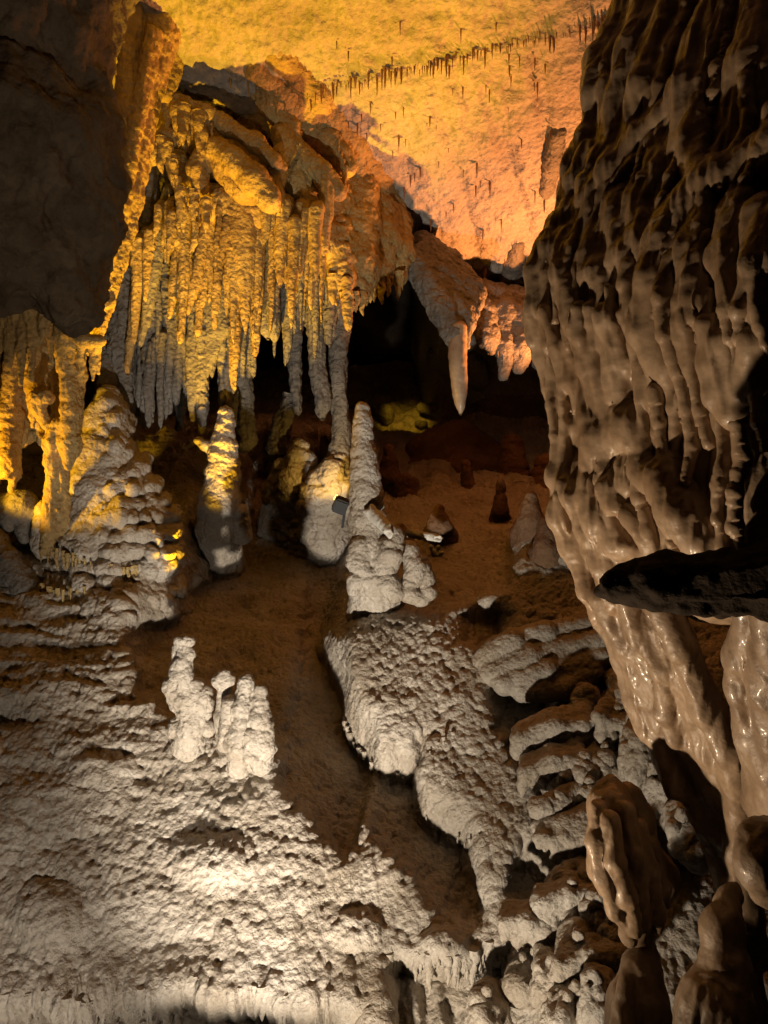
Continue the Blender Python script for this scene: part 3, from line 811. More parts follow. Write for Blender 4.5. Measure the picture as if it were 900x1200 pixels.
# pendants right of the fin
b = Body(0.013, 0.05)
for pts in ([(565, 365, 6.9, 14), (572, 395, 6.8, 10), (576, 412, 6.8, 4)], [(590, 372, 7.0, 20), (592, 405, 6.9, 13), (590, 440, 6.85, 4)], [(615, 380, 7.0, 22), (612, 410, 6.9, 14), (608, 432, 6.9, 5)],
            [(640, 380, 7.0, 24), (636, 410, 7.0, 12), (632, 425, 7.0, 6)], [(550, 350, 7.1, 20), (600, 360, 7.2, 22), (660, 375, 7.2, 24)], [(530, 330, 7.2, 20), (560, 355, 7.1, 18)]):
    b.rope(pts)
o = build('ceiling_pendant', b, M_GREY, 'popcorn', 1.2, 77)
tag(o, 'row of grey rock pendants under the lower edge of the orange ceiling', 'pendant')
fringe('stalactite', [(560, 395, 6.75), (600, 420, 6.85), (640, 415, 6.95)], 9, (7, 18), M_GREY, 'small grey stalactite under the rock pendants beside the right wall', 'small stalactites under the pendants')
for i, (x, y, l) in enumerate(((503, 292, 16), (540, 318, 14), (560, 338, 20), (532, 312, 9))):
    hang('stalactite', DRIPS[M_GOLD.name][i], x, y, 6.35, l, 'small brown stalactite on the seam between fin and orange ceiling', 'stalactite', 'stalactites along the fin seam')

# translucent patches stuck on the ceiling
for i, (pts, lab) in enumerate((([(607, 285, 7), (603, 305, 11), (597, 325, 12), (588, 332, 6)], 'lower grey flowstone patch on the orange ceiling beside the wall'),
                               ([(655, 155, 9), (648, 185, 11), (640, 225, 8)], 'upper grey flowstone patch on the ceiling against the right wall'))):
    b = Body(0.012, 0.04)
    for (x0, y0, r0), (x1, y1, r1) in zip(pts[:-1], pts[1:]):
        a = ceil_point(x0, y0); c = ceil_point(x1, y1); b.cone(a, c, r0 * a[1] / F, r1 * c[1] / F)
    o = build('flowstone_patch', b, M_GREY, 'rib', 0.8, 85 + i); tag(o, lab, 'flowstone')

# ------------------------------------------------------------------ stalagmites on the slope
def stalagmite(ropes, d, mat, label, seed, voxel=0.009, k=0.02, amp=1.0, style='rings', name='stalagmite', cat='stalagmite'):
    b = Body(voxel, k)
    for r in ropes: b.rope([(x, y, d + (q[0] if q else 0), rr) for x, y, rr, *q in r])
    o = build(name, b, mat, style, amp, seed)
    return tag(o, label, cat)

dA = 5.5
stalagmite([[(265, 482, 6), (264, 500, 9), (262, 525, 14), (260, 555, 18), (257, 590, 22), (255, 620, 24, .1), (254, 660, 30, .4), (252, 700, 44, .8)], [(232, 516, 3), (240, 522, 4), (252, 528, 5)], [(281, 600, 8, .0), (283, 626, 11, .1)]],
           dA, M_SLOPE, 'pale ringed stalagmite below the right end of the grey curtain', 201)
dB = depth_at(450, 705) - .12
stalagmite([[(425, 480, 7), (425, 500, 10), (426, 530, 12), (427, 555, 15), (428, 580, 17), (431, 610, 19), (434, 645, 22), (440, 680, 25), (442, 720, 34, .25)],
            [(452, 642, 12, -.08), (452, 662, 14, -.1)], [(480, 645, 9, -.05), (487, 664, 10, -.08), (482, 684, 11, -.08)], [(425, 668, 11, -.1), (436, 682, 11, -.1)], [(455, 684, 12, -.12), (462, 694, 11, -.12)], [(425, 640, 12, -.08), (420, 660, 12, -.1)],
            [(462, 628, 9, -.12), (458, 650, 12, -.14)], [(495, 660, 8, -.05), (500, 690, 11, -.06)], [(418, 680, 8, -.12), (416, 690, 7, -.1)], [(478, 694, 9, -.1), (492, 700, 8, -.08)]],
           dB, M_SLOPE, 'tall ringed stalagmite standing in front of the black opening', 205)
# broken pieces that lie against it
def broken(name, a, c, d0, d1, r, label, seed):
    A = P(a[0], a[1], d0); C = P(c[0], c[1], d1); rad = r * d0 / F
    ax = C - A; L = np.linalg.norm(ax); ax /= L; u = np.cross(ax, [0.1, 1, 0]); u /= np.linalg.norm(u); w = np.cross(ax, u)
    ns, nr = 26, 40; th = np.arange(ns) / ns * 2 * math.pi
    rg = [0.0, .5, .9] + [1.0] * (nr - 6) + [.9, .5, 0.0]; tt = [0, 0, .004] + list(np.linspace(.012, L - .012, nr - 6)) + [L - .004, L, L]
    v = np.array([A + ax * (t + (0.02 * math.sin(3 * q + seed) if (t < .02 or t > L - .02) else 0)) + (u * math.cos(q) + w * math.sin(q)) * rad * g * (1 - .12 * t / L) for t, g in zip(tt, rg) for q in th])
    n = fbm(v * 30, 4, seed)[:, None] * 0.010; cen = A + ((v - A) @ ax)[:, None] * ax
    dv = v - cen; v = v + dv / np.maximum(np.linalg.norm(dv, axis=1, keepdims=True), 1e-4) * n * np.repeat(np.array(rg), ns)[:, None]
    i = np.arange(nr - 1)[:, None] * ns + np.arange(ns)[None, :]; j = np.arange(nr - 1)[:, None] * ns + (np.arange(ns)[None, :] + 1) % ns
    o = place(name, v, np.stack([i, j, j + ns, i + ns], -1).reshape(-1, 4), M_WHITE, (A + C) / 2); tag(o, label, 'broken stalactite')
broken('broken_stalactite', (433, 598), (459, 624), dB - .12, dB - .3, 8, 'thick white broken stalactite leaning on the tall ringed stalagmite', 211)
broken('broken_stalactite', (478, 625), (515, 631), dB + .15, dB + .0, 5.2, 'thin white broken stalactite lying right of the tall stalagmite', 213)
b = Body(0.006, 0.01)
for (x, y, r) in ((508, 646, 3), (514, 641, 2.5), (517, 648, 3), (505, 641, 2.4), (511, 650, 3.2), (516, 655, 2.5)): b.rope([(510, 655, 5.5, 3), (x, y, 5.45, r)])
o = build('coral_knob', b, M_WHITE, 'popcorn', .3, 214); tag(o, 'small white branching coral knob under the thin broken stalactite', 'cave coral')

# tall cone with terraces, left
b = Body(0.012, 0.04)
b.rope([(128, 335, 5.75, 10), (130, 400, 5.7, 11), (128, 455, 5.6, 14)]); b.rope([(142, 380, 5.75, 7), (141, 450, 5.7, 8)])
o = build('column', b, M_GREY, 'rib', 1.0, 221); tag(o, 'brown fluted column rising from the terraced cone at the left', 'column')
b = Body(0.0085, 0.035)
for pts in ([(126, 465, 5.45, 13), (124, 500, 5.4, 24), (124, 540, 5.35, 36), (125, 590, 5.35, 52), (130, 640, 5.3, 66)],
            [(85, 575, 5.15, 8), (100, 610, 5.05, 8), (108, 640, 5.0, 8)], [(60, 600, 5.1, 14), (52, 640, 5.05, 14)]):
    b.rope(pts)
rr = random.Random(8)
for (yy, xl, xr, dd, sag) in ((474, 112, 140, 5.32, 3), (488, 106, 147, 5.27, 5), (502, 102, 150, 5.24, 4), (518, 98, 154, 5.2, 6), (535, 94, 160, 5.17, 5), (552, 88, 172, 5.13, 8), (570, 80, 184, 5.09, 5),
                              (588, 66, 196, 5.04, 8), (606, 52, 205, 5.0, 6), (624, 44, 212, 4.96, 8), (644, 42, 216, 4.93, 6), (662, 38, 205, 4.9, 8), (680, 40, 190, 4.87, 8), (697, 70, 215, 4.88, 6)):
    n = max(4, int((xr - xl) / 7.5))
    for j in range(n):
        u = (j + .5) / n; x = xl + u * (xr - xl) + rr.uniform(-3, 3)
        bulge = math.sin(u * math.pi)
        y = yy + sag * bulge + rr.uniform(-5, 5); d = dd + .22 * (1 - bulge) + rr.uniform(-.03, .03); r = rr.uniform(4, 7)
        b.rope([(x - rr.uniform(-3, 5), y - rr.uniform(6, 12), d + .10, r * 1.3), (x, y, d, r), (x + rr.uniform(-2, 3), y + rr.uniform(5, 16), d + .015, r * .35)], .03)
o = build('stalagmite', b, M_SLOPE, 'popcorn', .9, 223); tag(o, 'broad terraced stalagmite cone at the left lit yellow on one side', 'stalagmite')
fringe('stalactite', [(45, 640, 4.98), (80, 650, 4.9), (120, 662, 4.87), (165, 665, 4.92)], 26, (8, 24), M_GOLD, 'small drip in the fringe below the upper terrace of the cone', 'drips under the upper terrace', fat=.9)
fringe('stalactite', [(36, 686, 4.86), (70, 692, 4.8), (108, 690, 4.8)], 14, (8, 26), M_GOLD, 'small drip in the fringe below the lower terrace of the cone', 'drips under the lower terrace', fat=.9)
b = Body(0.012, 0.04)
b.rope([(0, 600, 5.2, 16), (25, 592, 5.1, 14), (42, 600, 5.1, 10)]); b.rope([(10, 606, 5.1, 9), (8, 628, 5.1, 3)]); b.rope([(28, 604, 5.1, 8), (27, 632, 5.1, 3)]); b.rope([(-20, 640, 5.0, 24), (10, 660, 4.95, 16), (30, 690, 4.9, 14)])
o = build('flowstone_mound', b, M_GREY, 'popcorn', 1, 225); tag(o, 'grey hooded mound with two drips at the left margin', 'flowstone')

# small knobbly stalagmites in the beam
stalagmite([[(210, 751, 5), (221, 752, 6)], [(206, 766, 6), (222, 766, 7)], [(213, 776, 11), (213, 788, 8)], [(204, 806, 10), (208, 816, 11)], [(228, 806, 9), (232, 822, 13), (230, 836, 11)], [(212, 836, 6), (226, 842, 8), (240, 838, 6)], [(214, 788, 9), (220, 820, 14), (222, 850, 15), (221, 872, 17, .08)],
            [(207, 758, 4), (216, 760, 5)], [(220, 782, 5), (208, 784, 5)], [(240, 812, 5), (243, 826, 5)], [(200, 820, 5), (203, 830, 4)], [(236, 846, 6), (244, 852, 7)], [(204, 848, 7), (203, 858, 7, .02)]],
           depth_at(170, 862) - .10, M_SLOPE, 'knobbly snowman shaped stalagmite on the dark slope', 231, voxel=0.0065, amp=.9, style='popcorn')
stalagmite([[(288, 798, 8), (285, 830, 11), (281, 874, 12), (280, 896, 14, .06)], [(306, 810, 8), (304, 840, 13), (304, 872, 14), (305, 892, 15, .06)], [(270, 822, 6), (266, 850, 8), (265, 872, 8, .02)],
            [(312, 850, 6), (316, 876, 7)], [(296, 860, 7, -.03), (294, 884, 8, -.03)], [(276, 846, 5, -.02), (274, 870, 7, -.02)], [(298, 822, 5), (297, 835, 5)]],
           depth_at(290, 905) - .07, M_SLOPE, 'pair of fused stubby stalagmites on the rim of the bright slope', 233, voxel=0.0065, amp=.8, style='popcorn')
stalagmite([[(257, 798, 6), (268, 797, 6)], [(260, 791, 3), (266, 789, 3)], [(262, 804, 6), (262, 840, 9), (262, 862, 9, .06)]], depth_at(290, 905) - .02, M_SLOPE, 'tiny capped stalagmite between the snowman and the fused pair', 235, voxel=0.0065, amp=.6, style='popcorn')

# glowing foot of the ribbed column and its lamp
stalagmite([[(394, 540, 9), (389, 556, 15), (385, 580, 22, .05), (378, 620, 36, .3), (374, 670, 60, .8)], [(372, 560, 8), (366, 590, 14)], [(404, 560, 8), (408, 590, 12)]], 5.95, M_SLOPE, 'smooth mound at the foot of the ribbed column lit yellow by a lamp', 251, name='flowstone_mound', cat='flowstone', amp=2.0)
stalagmite([[(352, 522, 7), (349, 540, 13), (344, 565, 20), (340, 610, 34, .3), (338, 660, 56, .7)], [(330, 548, 8), (326, 580, 16, .1)], [(362, 540, 7), (364, 570, 12)]], 6.1, M_SLOPE, 'scaly grey mound below the thin grey stalactites', 252, name='flowstone_mound', cat='flowstone', amp=1.5)
fl = empty('floodlight', P(398, 600, 5.5))
def box(name, c, sx, sy, sz, mat, parent, rot=(0, 0, 0), bev=0.01):
    import bmesh
    bm = bmesh.new(); bmesh.ops.create_cube(bm, size=1)
    for v in bm.verts: v.co = Vector((v.co.x * sx, v.co.y * sy, v.co.z * sz))
    bmesh.ops.bevel(bm, geom=bm.edges[:], offset=bev, segments=2, affect='EDGES')
    me = bpy.data.meshes.new(name); bm.to_mesh(me); bm.free(); me.materials.append(mat)
    o = bpy.data.objects.new(name, me); COL.objects.link(o); o.parent = parent; o.location = [float(q) for q in (np.asarray(c) - np.array(parent.location))]; o.rotation_euler = rot
    return o
M_LAMP = bpy.data.materials.new('black_lamp_paint'); M_LAMP.use_nodes = True
M_LAMP.node_tree.nodes['Principled BSDF'].inputs['Base Color'].default_value = (0.006, 0.006, 0.006, 1); M_LAMP.node_tree.nodes['Principled BSDF'].inputs['Roughness'].default_value = 0.6
M_GLASS = bpy.data.materials.new('lamp_glass'); M_GLASS.use_nodes = True
_b = M_GLASS.node_tree.nodes['Principled BSDF']; _b.inputs['Base Color'].default_value = (0.8, 0.6, 0.2, 1); _b.inputs['Emission Color'].default_value = (1, .7, .2, 1); _b.inputs['Emission Strength'].default_value = 2.0
box('housing', P(399, 592, 5.5), .10, .085, .11, M_LAMP, fl, (0.5, 0.35, 0.2))
box('lens', P(399, 592, 5.5) + np.array([-.008, .043, .047]), .08, .012, .075, M_GLASS, fl, (1.1, 0.35, 0.2), .003)
box('bracket', P(403, 606, 5.52), .02, .02, .16, M_LAMP, fl, (0.1, .15, 0), .004)
tag(fl, 'small black floodlight at the foot of the ribbed column', 'lamp')

# ------------------------------------------------------------------ slab, lips and lumps on the right of the slope
ds = depth_at(640, 800)
b = Body(0.009, 0.03)
for (x0, y0, x1, y1, dd) in ((566, 772, 600, 752, 0), (600, 752, 640, 742, .05), (640, 742, 694, 732, .1), (575, 790, 620, 770, -.05), (620, 770, 706, 752, .0), (590, 802, 640, 788, -.1), (640, 788, 704, 772, -.05), (612, 810, 664, 806, -.12), (664, 806, 694, 788, -.08)):
    b.rope([(x0, y0, ds + dd, 13), (x1, y1, ds + dd, 13)])
b.quad((575, 775, ds), (690, 740, ds + .1), (705, 770, ds), (640, 810, ds - .1), .05)
o = build('flowstone_slab', b, M_SLOPE, 'popcorn', .55, 261); tag(o, 'broad pale slab of flowstone right of the middle of the slope', 'slab')
b = Body(0.009, 0.03)
for pts in ([(505, 712, .1, 9), (535, 718, .05, 10), (565, 728, 0, 10), (595, 732, 0, 9)], [(520, 728, 0, 9), (555, 740, -.05, 9), (585, 744, -.03, 7)]):
    b.rope([(x, y, 5.15 + dd, r) for x, y, dd, r in pts])
o = build('flowstone_lip', b, M_SLOPE, 'popcorn', .7, 263); tag(o, 'pale scalloped lip of flowstone above the slab', 'flowstone')
fringe('calcite_drip', [(530, 735, 5.1), (560, 748, 5.05), (592, 745, 5.08)], 10, (6, 14), M_GREY, 'tiny drip under the pale scalloped lip', 'drips under the scalloped lip', cat='drip', fat=1.4)
for i, (ropes, lab) in enumerate((
    ([[(640, 690, .5, 8), (652, 672, .55, 8)], [(660, 680, .5, 7), (672, 662, .5, 9)], [(650, 650, .6, 6), (664, 640, .6, 7)], [(662, 655, .5, 8)] * 2], 'rough crystal cluster against the left edge of the right wall'),
    ([[(610, 715, .3, 6), (626, 722, .25, 9), (650, 728, .2, 9)], [(660, 735, .15, 8), (690, 725, .2, 8)], [(600, 708, .35, 4)] * 2, [(636, 712, .3, 5), (645, 716, .3, 5)]], 'low crusted ridge of small knobs above the slab'))):
    b = Body(0.008, 0.02)
    for r in ropes: b.rope([(x, y, ds + dd, rr) for x, y, dd, rr in r])
    o = build('cave_coral', b, M_SLOPE, 'popcorn', 1.0, 265 + i); tag(o, lab, 'cave coral')

LUMPS = [  # root px, py, r ; tip px, py, r ; depth offset ; label
    (735, 805, 16, 726, 848, 20, -.15, 'rounded brown lump directly under the right wall fold'),
    (755, 850, 16, 744, 905, 19, -.25, 'tall brown lump behind the hooded stalagmite'),
    (708, 850, 12, 672, 880, 12, -.05, 'upper tongue of rock pointing left below the slab'),
    (705, 881, 12, 656, 918, 9, -.1, 'sharp tongue of rock with a pointed left end'),
    (718, 895, 11, 680, 912, 9, -.15, 'short tongue tucked under the pointed one'),
    (696, 926, 12, 634, 950, 11, -.12, 'long blunt tongue pointing left beside the hooded stalagmite'),
    (688, 812, 8, 680, 836, 10, .0, 'small crusted knob at the foot of the slab'),
    (660, 852, 9, 640, 868, 10, .0, 'crusted lump left of the tongues'),
    (650, 885, 11, 622, 898, 12, -.02, 'flat crusted lump over the dark hollow'),
    (690, 1008, 9, 656, 1034, 9, -.12, 'slim tongue under the drip fringe'),
    (700, 1022, 12, 690, 1034, 13, -.15, 'round lump touching the hooded stalagmite'),
    (668, 1040, 11, 676, 1080, 12, -.1, 'upright lump at the edge of the lower hollow'),
    (696, 1055, 11, 700, 1085, 14, -.2, 'upright lump left of the glossy foot'),
    (716, 1078, 10, 722, 1100, 9, -.25, 'small lump touching the glossy foot'),
    (680, 1105, 18, 672, 1135, 22, -.2, 'big pitted boulder low in the pile'),
    (642, 1120, 11, 640, 1160, 15, -.12, 'narrow lump left of the pitted boulder'),
    (616, 1128, 11, 614, 1160, 17, -.12, 'knob at the left end of the bottom row'),
    (668, 1165, 17, 655, 1195, 18, -.25, 'lump at the bottom edge under the pitted boulder'),
    (700, 1150, 15, 700, 1190, 18, -.3, 'lump at the bottom edge beside the glossy foot'),
    (575, 1170, 14, 570, 1200, 18, -.15, 'lump at the bottom edge right of the drip fringe'),
    (770, 900, 14, 775, 950, 14, -.2, 'dark lump wedged under the drapery fold'),
    (800, 960, 18, 815, 1000, 15, -.3, 'glossy dark lump in the recess under the drapery'),
]
for i, (x0, y0, r0, x1, y1, r1, dd, lab) in enumerate(LUMPS):
    d = min(depth_at(min(x1, 700), min(y1, 1190)), 4.6) + dd
    b = Body(0.0085, 0.03)
    b.rope([(x0, y0, d + .12, r0), ((x0 + x1) / 2, (y0 + y1) / 2 - 2, d + .03, (r0 + r1) / 2), (x1, y1, d, r1)])
    b.rope([(x0 + (i * 13 % 9) - 4, y0 + 6, d + .04, r0 * .7), (x1 + (i * 7 % 11) - 5, y1 - 4, d - .04, r1 * .7)])
    b.rope([(x0, y0, d + .3, r0 * 1.2), (x0, y0, d + .1, r0)])
    rl = random.Random(i)
    for q in range(9):
        u = rl.random(); cx = x0 + (x1 - x0) * u; cy = y0 + (y1 - y0) * u; rr_ = r0 + (r1 - r0) * u; an = rl.uniform(0, 6.28)
        ex = cx + math.cos(an) * rr_ * .8; ey = cy + math.sin(an) * rr_ * .8
        b.rope([(ex, ey, d + .02 - .05 * rl.random(), rr_ * rl.uniform(.22, .42)), (ex + rl.uniform(-3, 1), ey + rl.uniform(2, 8), d + .02, rr_ * .2)], .02)
    o = build('flowstone_lump', b, M_SLOPE, 'popcorn', 1.25, 300 + i); tag(o, lab, 'rock lump', 'lumps piled below the right wall')
b = Body(0.0085, 0.02)
def shelf(x0, x1, y0, y1, n, ln, dd, seed, label):
    rs = random.Random(seed); bb = Body(0.0075, 0.022); d = min(depth_at((x0 + x1) / 2, (y0 + y1) / 2 + 10), 4.5) + dd
    for q in range(3): bb.rope([(x0 + 4 * q, y0 - 6 * q, d + .05 * q, 7), ((x0 + x1) / 2, (y0 + y1) / 2 - 4 - 6 * q, d + .05 * q - .02, 9), (x1 - 3 * q, y1 - 6 * q, d + .05 * q, 8)])
    for q in range(n):
        u = (q + rs.random()) / n; x = x0 + (x1 - x0) * u; y = y0 + (y1 - y0) * u; L = ln * rs.uniform(.5, 1.2); r = rs.uniform(3.5, 6.5)
        bb.rope([(x + rs.uniform(0, 6), y - 12, d + .08, r * 1.3), (x, y + 2, d - .015, r), (x - rs.uniform(0, 3), y + L * .6, d - .01, r * .8), (x - rs.uniform(0, 4), y + L, d, r * .3)])
    tag(build('drip_shelf', bb, M_SLOPE, 'popcorn', .7, seed), label, 'flowstone')
shelf(606, 690, 866, 848, 11, 26, -.10, 371, 'small dripping shelf just under the pale slab')
shelf(614, 680, 905, 890, 9, 22, -.14, 372, 'dripping shelf over the dark hollow left of the tongues')
shelf(632, 706, 1058, 1046, 10, 34, -.16, 373, 'long dripping shelf across the lower lump pile')
shelf(590, 650, 1078, 1088, 9, 30, -.10, 374, 'dripping shelf at the lower left of the lump pile')
shelf(655, 730, 1128, 1120, 10, 38, -.26, 375, 'lowest dripping shelf beside the glossy foot')
shelf(700, 772, 838, 872, 9, 34, -.22, 376, 'dripping shelf under the folds of the right wall')
dT = min(depth_at(660, 1010), 4.5) - .1
for i, (x, y0, y1) in enumerate(((640, 968, 995), (650, 966, 1006), (660, 962, 1000), (669, 960, 1012), (679, 958, 1008), (688, 960, 1002), (632, 975, 992))):
    b.rope([(x + 4, y0, dT + .06, 8), (x, (y0 + y1) / 2, dT, 6.5), (x - 1, y1, dT, 3)])
b.rope([(630, 970, dT + .1, 8), (690, 955, dT + .1, 12)])
o = build('drip_fringe', b, M_SLOPE, 'popcorn', .6, 341); tag(o, 'thick fringe of fused drips left of the hooded stalagmite', 'flowstone')

# drip fringes under the aprons and along the bottom edge
def lip(line, n, lens, label, group, fat):
    fringe('calcite_drip', [(x, y, depth_at(x, y) + .02) for x, y in line], n, lens, M_SLOPE, label, group, cat='drip', fat=fat, jit=4)
lip([(404, 838), (412, 868), (432, 892), (455, 903), (480, 906)], 15, (6, 15), 'pale drip under the lower left edge of the middle apron', 'drips under the middle apron', 1.5)
lip([(574, 838), (545, 852), (520, 868), (503, 884)], 8, (5, 10), 'pale drip under the lower right edge of the middle apron', 'drips under the middle apron edge', 1.5)
lip([(497, 955), (520, 978), (548, 986), (575, 975)], 9, (5, 11), 'pale drip under the second apron below the middle one', 'drips under the second apron', 1.5)
# fringe on the lower lip of the slope
def hem(lipf, x0, x1, n, lens, label, group, fat):
    for i in range(n):
        x = x0 + (x1 - x0) * (i + random.random()) / n; y = float(lipf(np.array(x))) - random.uniform(2, 9)
        hang('calcite_drip', random.choice(DRIPS[M_SLOPE.name]), x, y, depth_at(x, y - 3) + .025, random.uniform(*lens), label, 'drip', group, fat * random.uniform(.8, 1.2))
hem(bottom_lip, 4, 425, 62, (14, 40), 'pale drip in the fringe along the bottom of the bright slope', 'drips along the bottom of the slope', 1.0)
hem(middle_lip, 452, 640, 34, (14, 46), 'pale drip in the fringe under the lower middle of the slope', 'drips under the lower middle of the slope', .9)

# ------------------------------------------------------------------ the back of the cave beyond the opening
def mound(name, ropes, label, seed, mat=None, amp=1.0, cat='rock', voxel=0.02):
    b = Body(voxel, 0.08)
    for r in ropes: b.rope(r)
    o = build(name, b, mat or M_BACK, 'popcorn', amp, seed); return tag(o, label, cat)
mound('flowstone_mound', [[(500, 530, 8.0, 22), (540, 520, 7.9, 24), (580, 540, 7.9, 20)], [(490, 555, 7.9, 16), (540, 550, 7.7, 24), (585, 555, 7.8, 14)]], 'dim brown hooded mound behind the tall stalagmite', 401, cat='flowstone')
fringe('calcite_drip', [(500, 570, 7.75), (540, 575, 7.6), (580, 565, 7.7)], 20, (10, 24), M_GREY, 'dim drip under the brown hooded mound', 'drips under the hooded mound', cat='drip')
stalagmite([[(546, 545, 6), (549, 570, 8), (552, 592, 12), (555, 605, 26)]], 7.0, M_BACK, 'thin dim stalagmite on a low cone in the back of the cave', 403, voxel=.014, amp=.4)
stalagmite([[(600, 520, 11), (602, 550, 17), (606, 590, 22), (610, 620, 30)]], 7.4, M_BACK, 'thick dim stalagmite beside the right wall in the back', 405, voxel=.014, amp=1)
stalagmite([[(476, 570, 14), (482, 600, 22), (490, 640, 30)]], 6.9, M_BACK, 'low brown stalagmite right of the tall ringed one', 407, voxel=.014, amp=1)
stalagmite([[(640, 545, 12), (636, 580, 18), (632, 620, 24)]], 7.2, M_BACK, 'brown hump half hidden behind the right wall', 409, voxel=.014, amp=1)
mound('boulder', [[(540, 650, 6.5, 22), (590, 640, 6.4, 30), (620, 660, 6.2, 26)]], 'low brown boulder on the floor in front of the thin stalagmite', 411)
mound('boulder', [[(560, 690, 5.9, 18), (600, 680, 5.9, 22), (640, 680, 5.8, 18)]], 'low brown boulder just above the scalloped lip', 413)
rb = random.Random(12)
for i, (x, y, w_, hh) in enumerate(((515, 620, 13, 22), (586, 600, 8, 34), (622, 612, 13, 30), (470, 640, 13, 20), (640, 640, 12, 28), (456, 560, 12, 34))):
    d = depth_at(x, y) - .1
    stalagmite([[(x + rb.uniform(-2, 2), y - hh, w_ * .45), (x, y - hh * .5, w_ * .75), (x, y, w_ * 1.1), (x, y + 14, w_ * 1.8, .1)]], d, M_BACK, 'small dim brown stalagmite on the dark floor behind the opening', 440 + i, voxel=.015, amp=.8)['group'] = 'dim stalagmites on the back floor'
mound('rock_wall', [[(300, 380, 11, 90), (420, 300, 11, 110), (560, 330, 11, 120), (700, 360, 11, 120)], [(320, 480, 11.3, 60), (450, 450, 11.5, 50), (640, 450, 11.3, 60)]], 'shade-dark rock wall closing the back of the cave', 415, M_SHADEROCK, 2, 'rock wall', 0.06)
for i, (r, lab) in enumerate(([[(436, 488, 9.4, 8), (452, 486, 9.3, 14), (462, 488, 9.4, 8)]], 'yellow lit rock left in the far opening'),) if False else enumerate((
        ([[(442, 480, 9.3, 6), (452, 484, 9.3, 8), (456, 494, 9.3, 4)]], 'yellow lit rock seen through the opening beside the tall stalagmite'),
        ([[(494, 478, 9.3, 5), (504, 480, 9.3, 5), (508, 476, 9.3, 3)]], 'bright yellow rock seen far back through the opening'),
        ([[(490, 496, 9.2, 4), (496, 498, 9.2, 5)]], 'tiny bright yellow rock at the foot of the far opening'),
        ([[(406, 490, 9.3, 7), (415, 485, 9.3, 9), (424, 492, 9.3, 6)]], 'striped brown rock behind the top of the tall stalagmite'),
        ([[(520, 420, 9.0, 18), (545, 430, 8.9, 20), (560, 445, 8.9, 12)]], 'dim rounded rock hanging behind the pale blunt stalactite'))):
    mound('far_rock', r, lab, 420 + i, M_GREY, .8, 'rock', 0.018)

# ------------------------------------------------------------------ the wet flowstone wall on the right
XLP = np.array([(-60, 752), (0, 736), (50, 716), (80, 694), (120, 688), (150, 692), (180, 674), (215, 658), (245, 654), (265, 652), (290, 636), (330, 625), (370, 622), (400, 632), (440, 648), (490, 653), (520, 660), (545, 656), (575, 650), (600, 652),
                (620, 658), (655, 671), (690, 684), (730, 706), (770, 728), (820, 752), (870, 778), (920, 806), (970, 835), (1050, 866), (1120, 876), (1260, 890)], float)
def XL(y): return np.interp(y, XLP[:, 0], XLP[:, 1])
def dW(px, py):
    t = np.clip((px - XL(py)) / 260.0, 0, 1)
    return 2.45 - 0.75 * t ** 0.8
wall = empty('flowstone_wall', P(900, 1150, 1.9))
def R(b, pts, out=0.0, k=None):
    b.rope([(x, y, float(dW(x, y)) + 0.03 - out, r) for x, y, r in pts], k)
b = Body(0.0065, 0.028)
for off, rad in ((52, 46), (105, 60), (170, 66), (240, 70), (320, 76), (400, 80)):
    ys = np.arange(-60, 700, 40)
    b.rope([(float(XL(y) + off), float(y), float(dW(XL(y) + off, y) + .20 + rad * .0005), rad) for y in ys], 0.05)
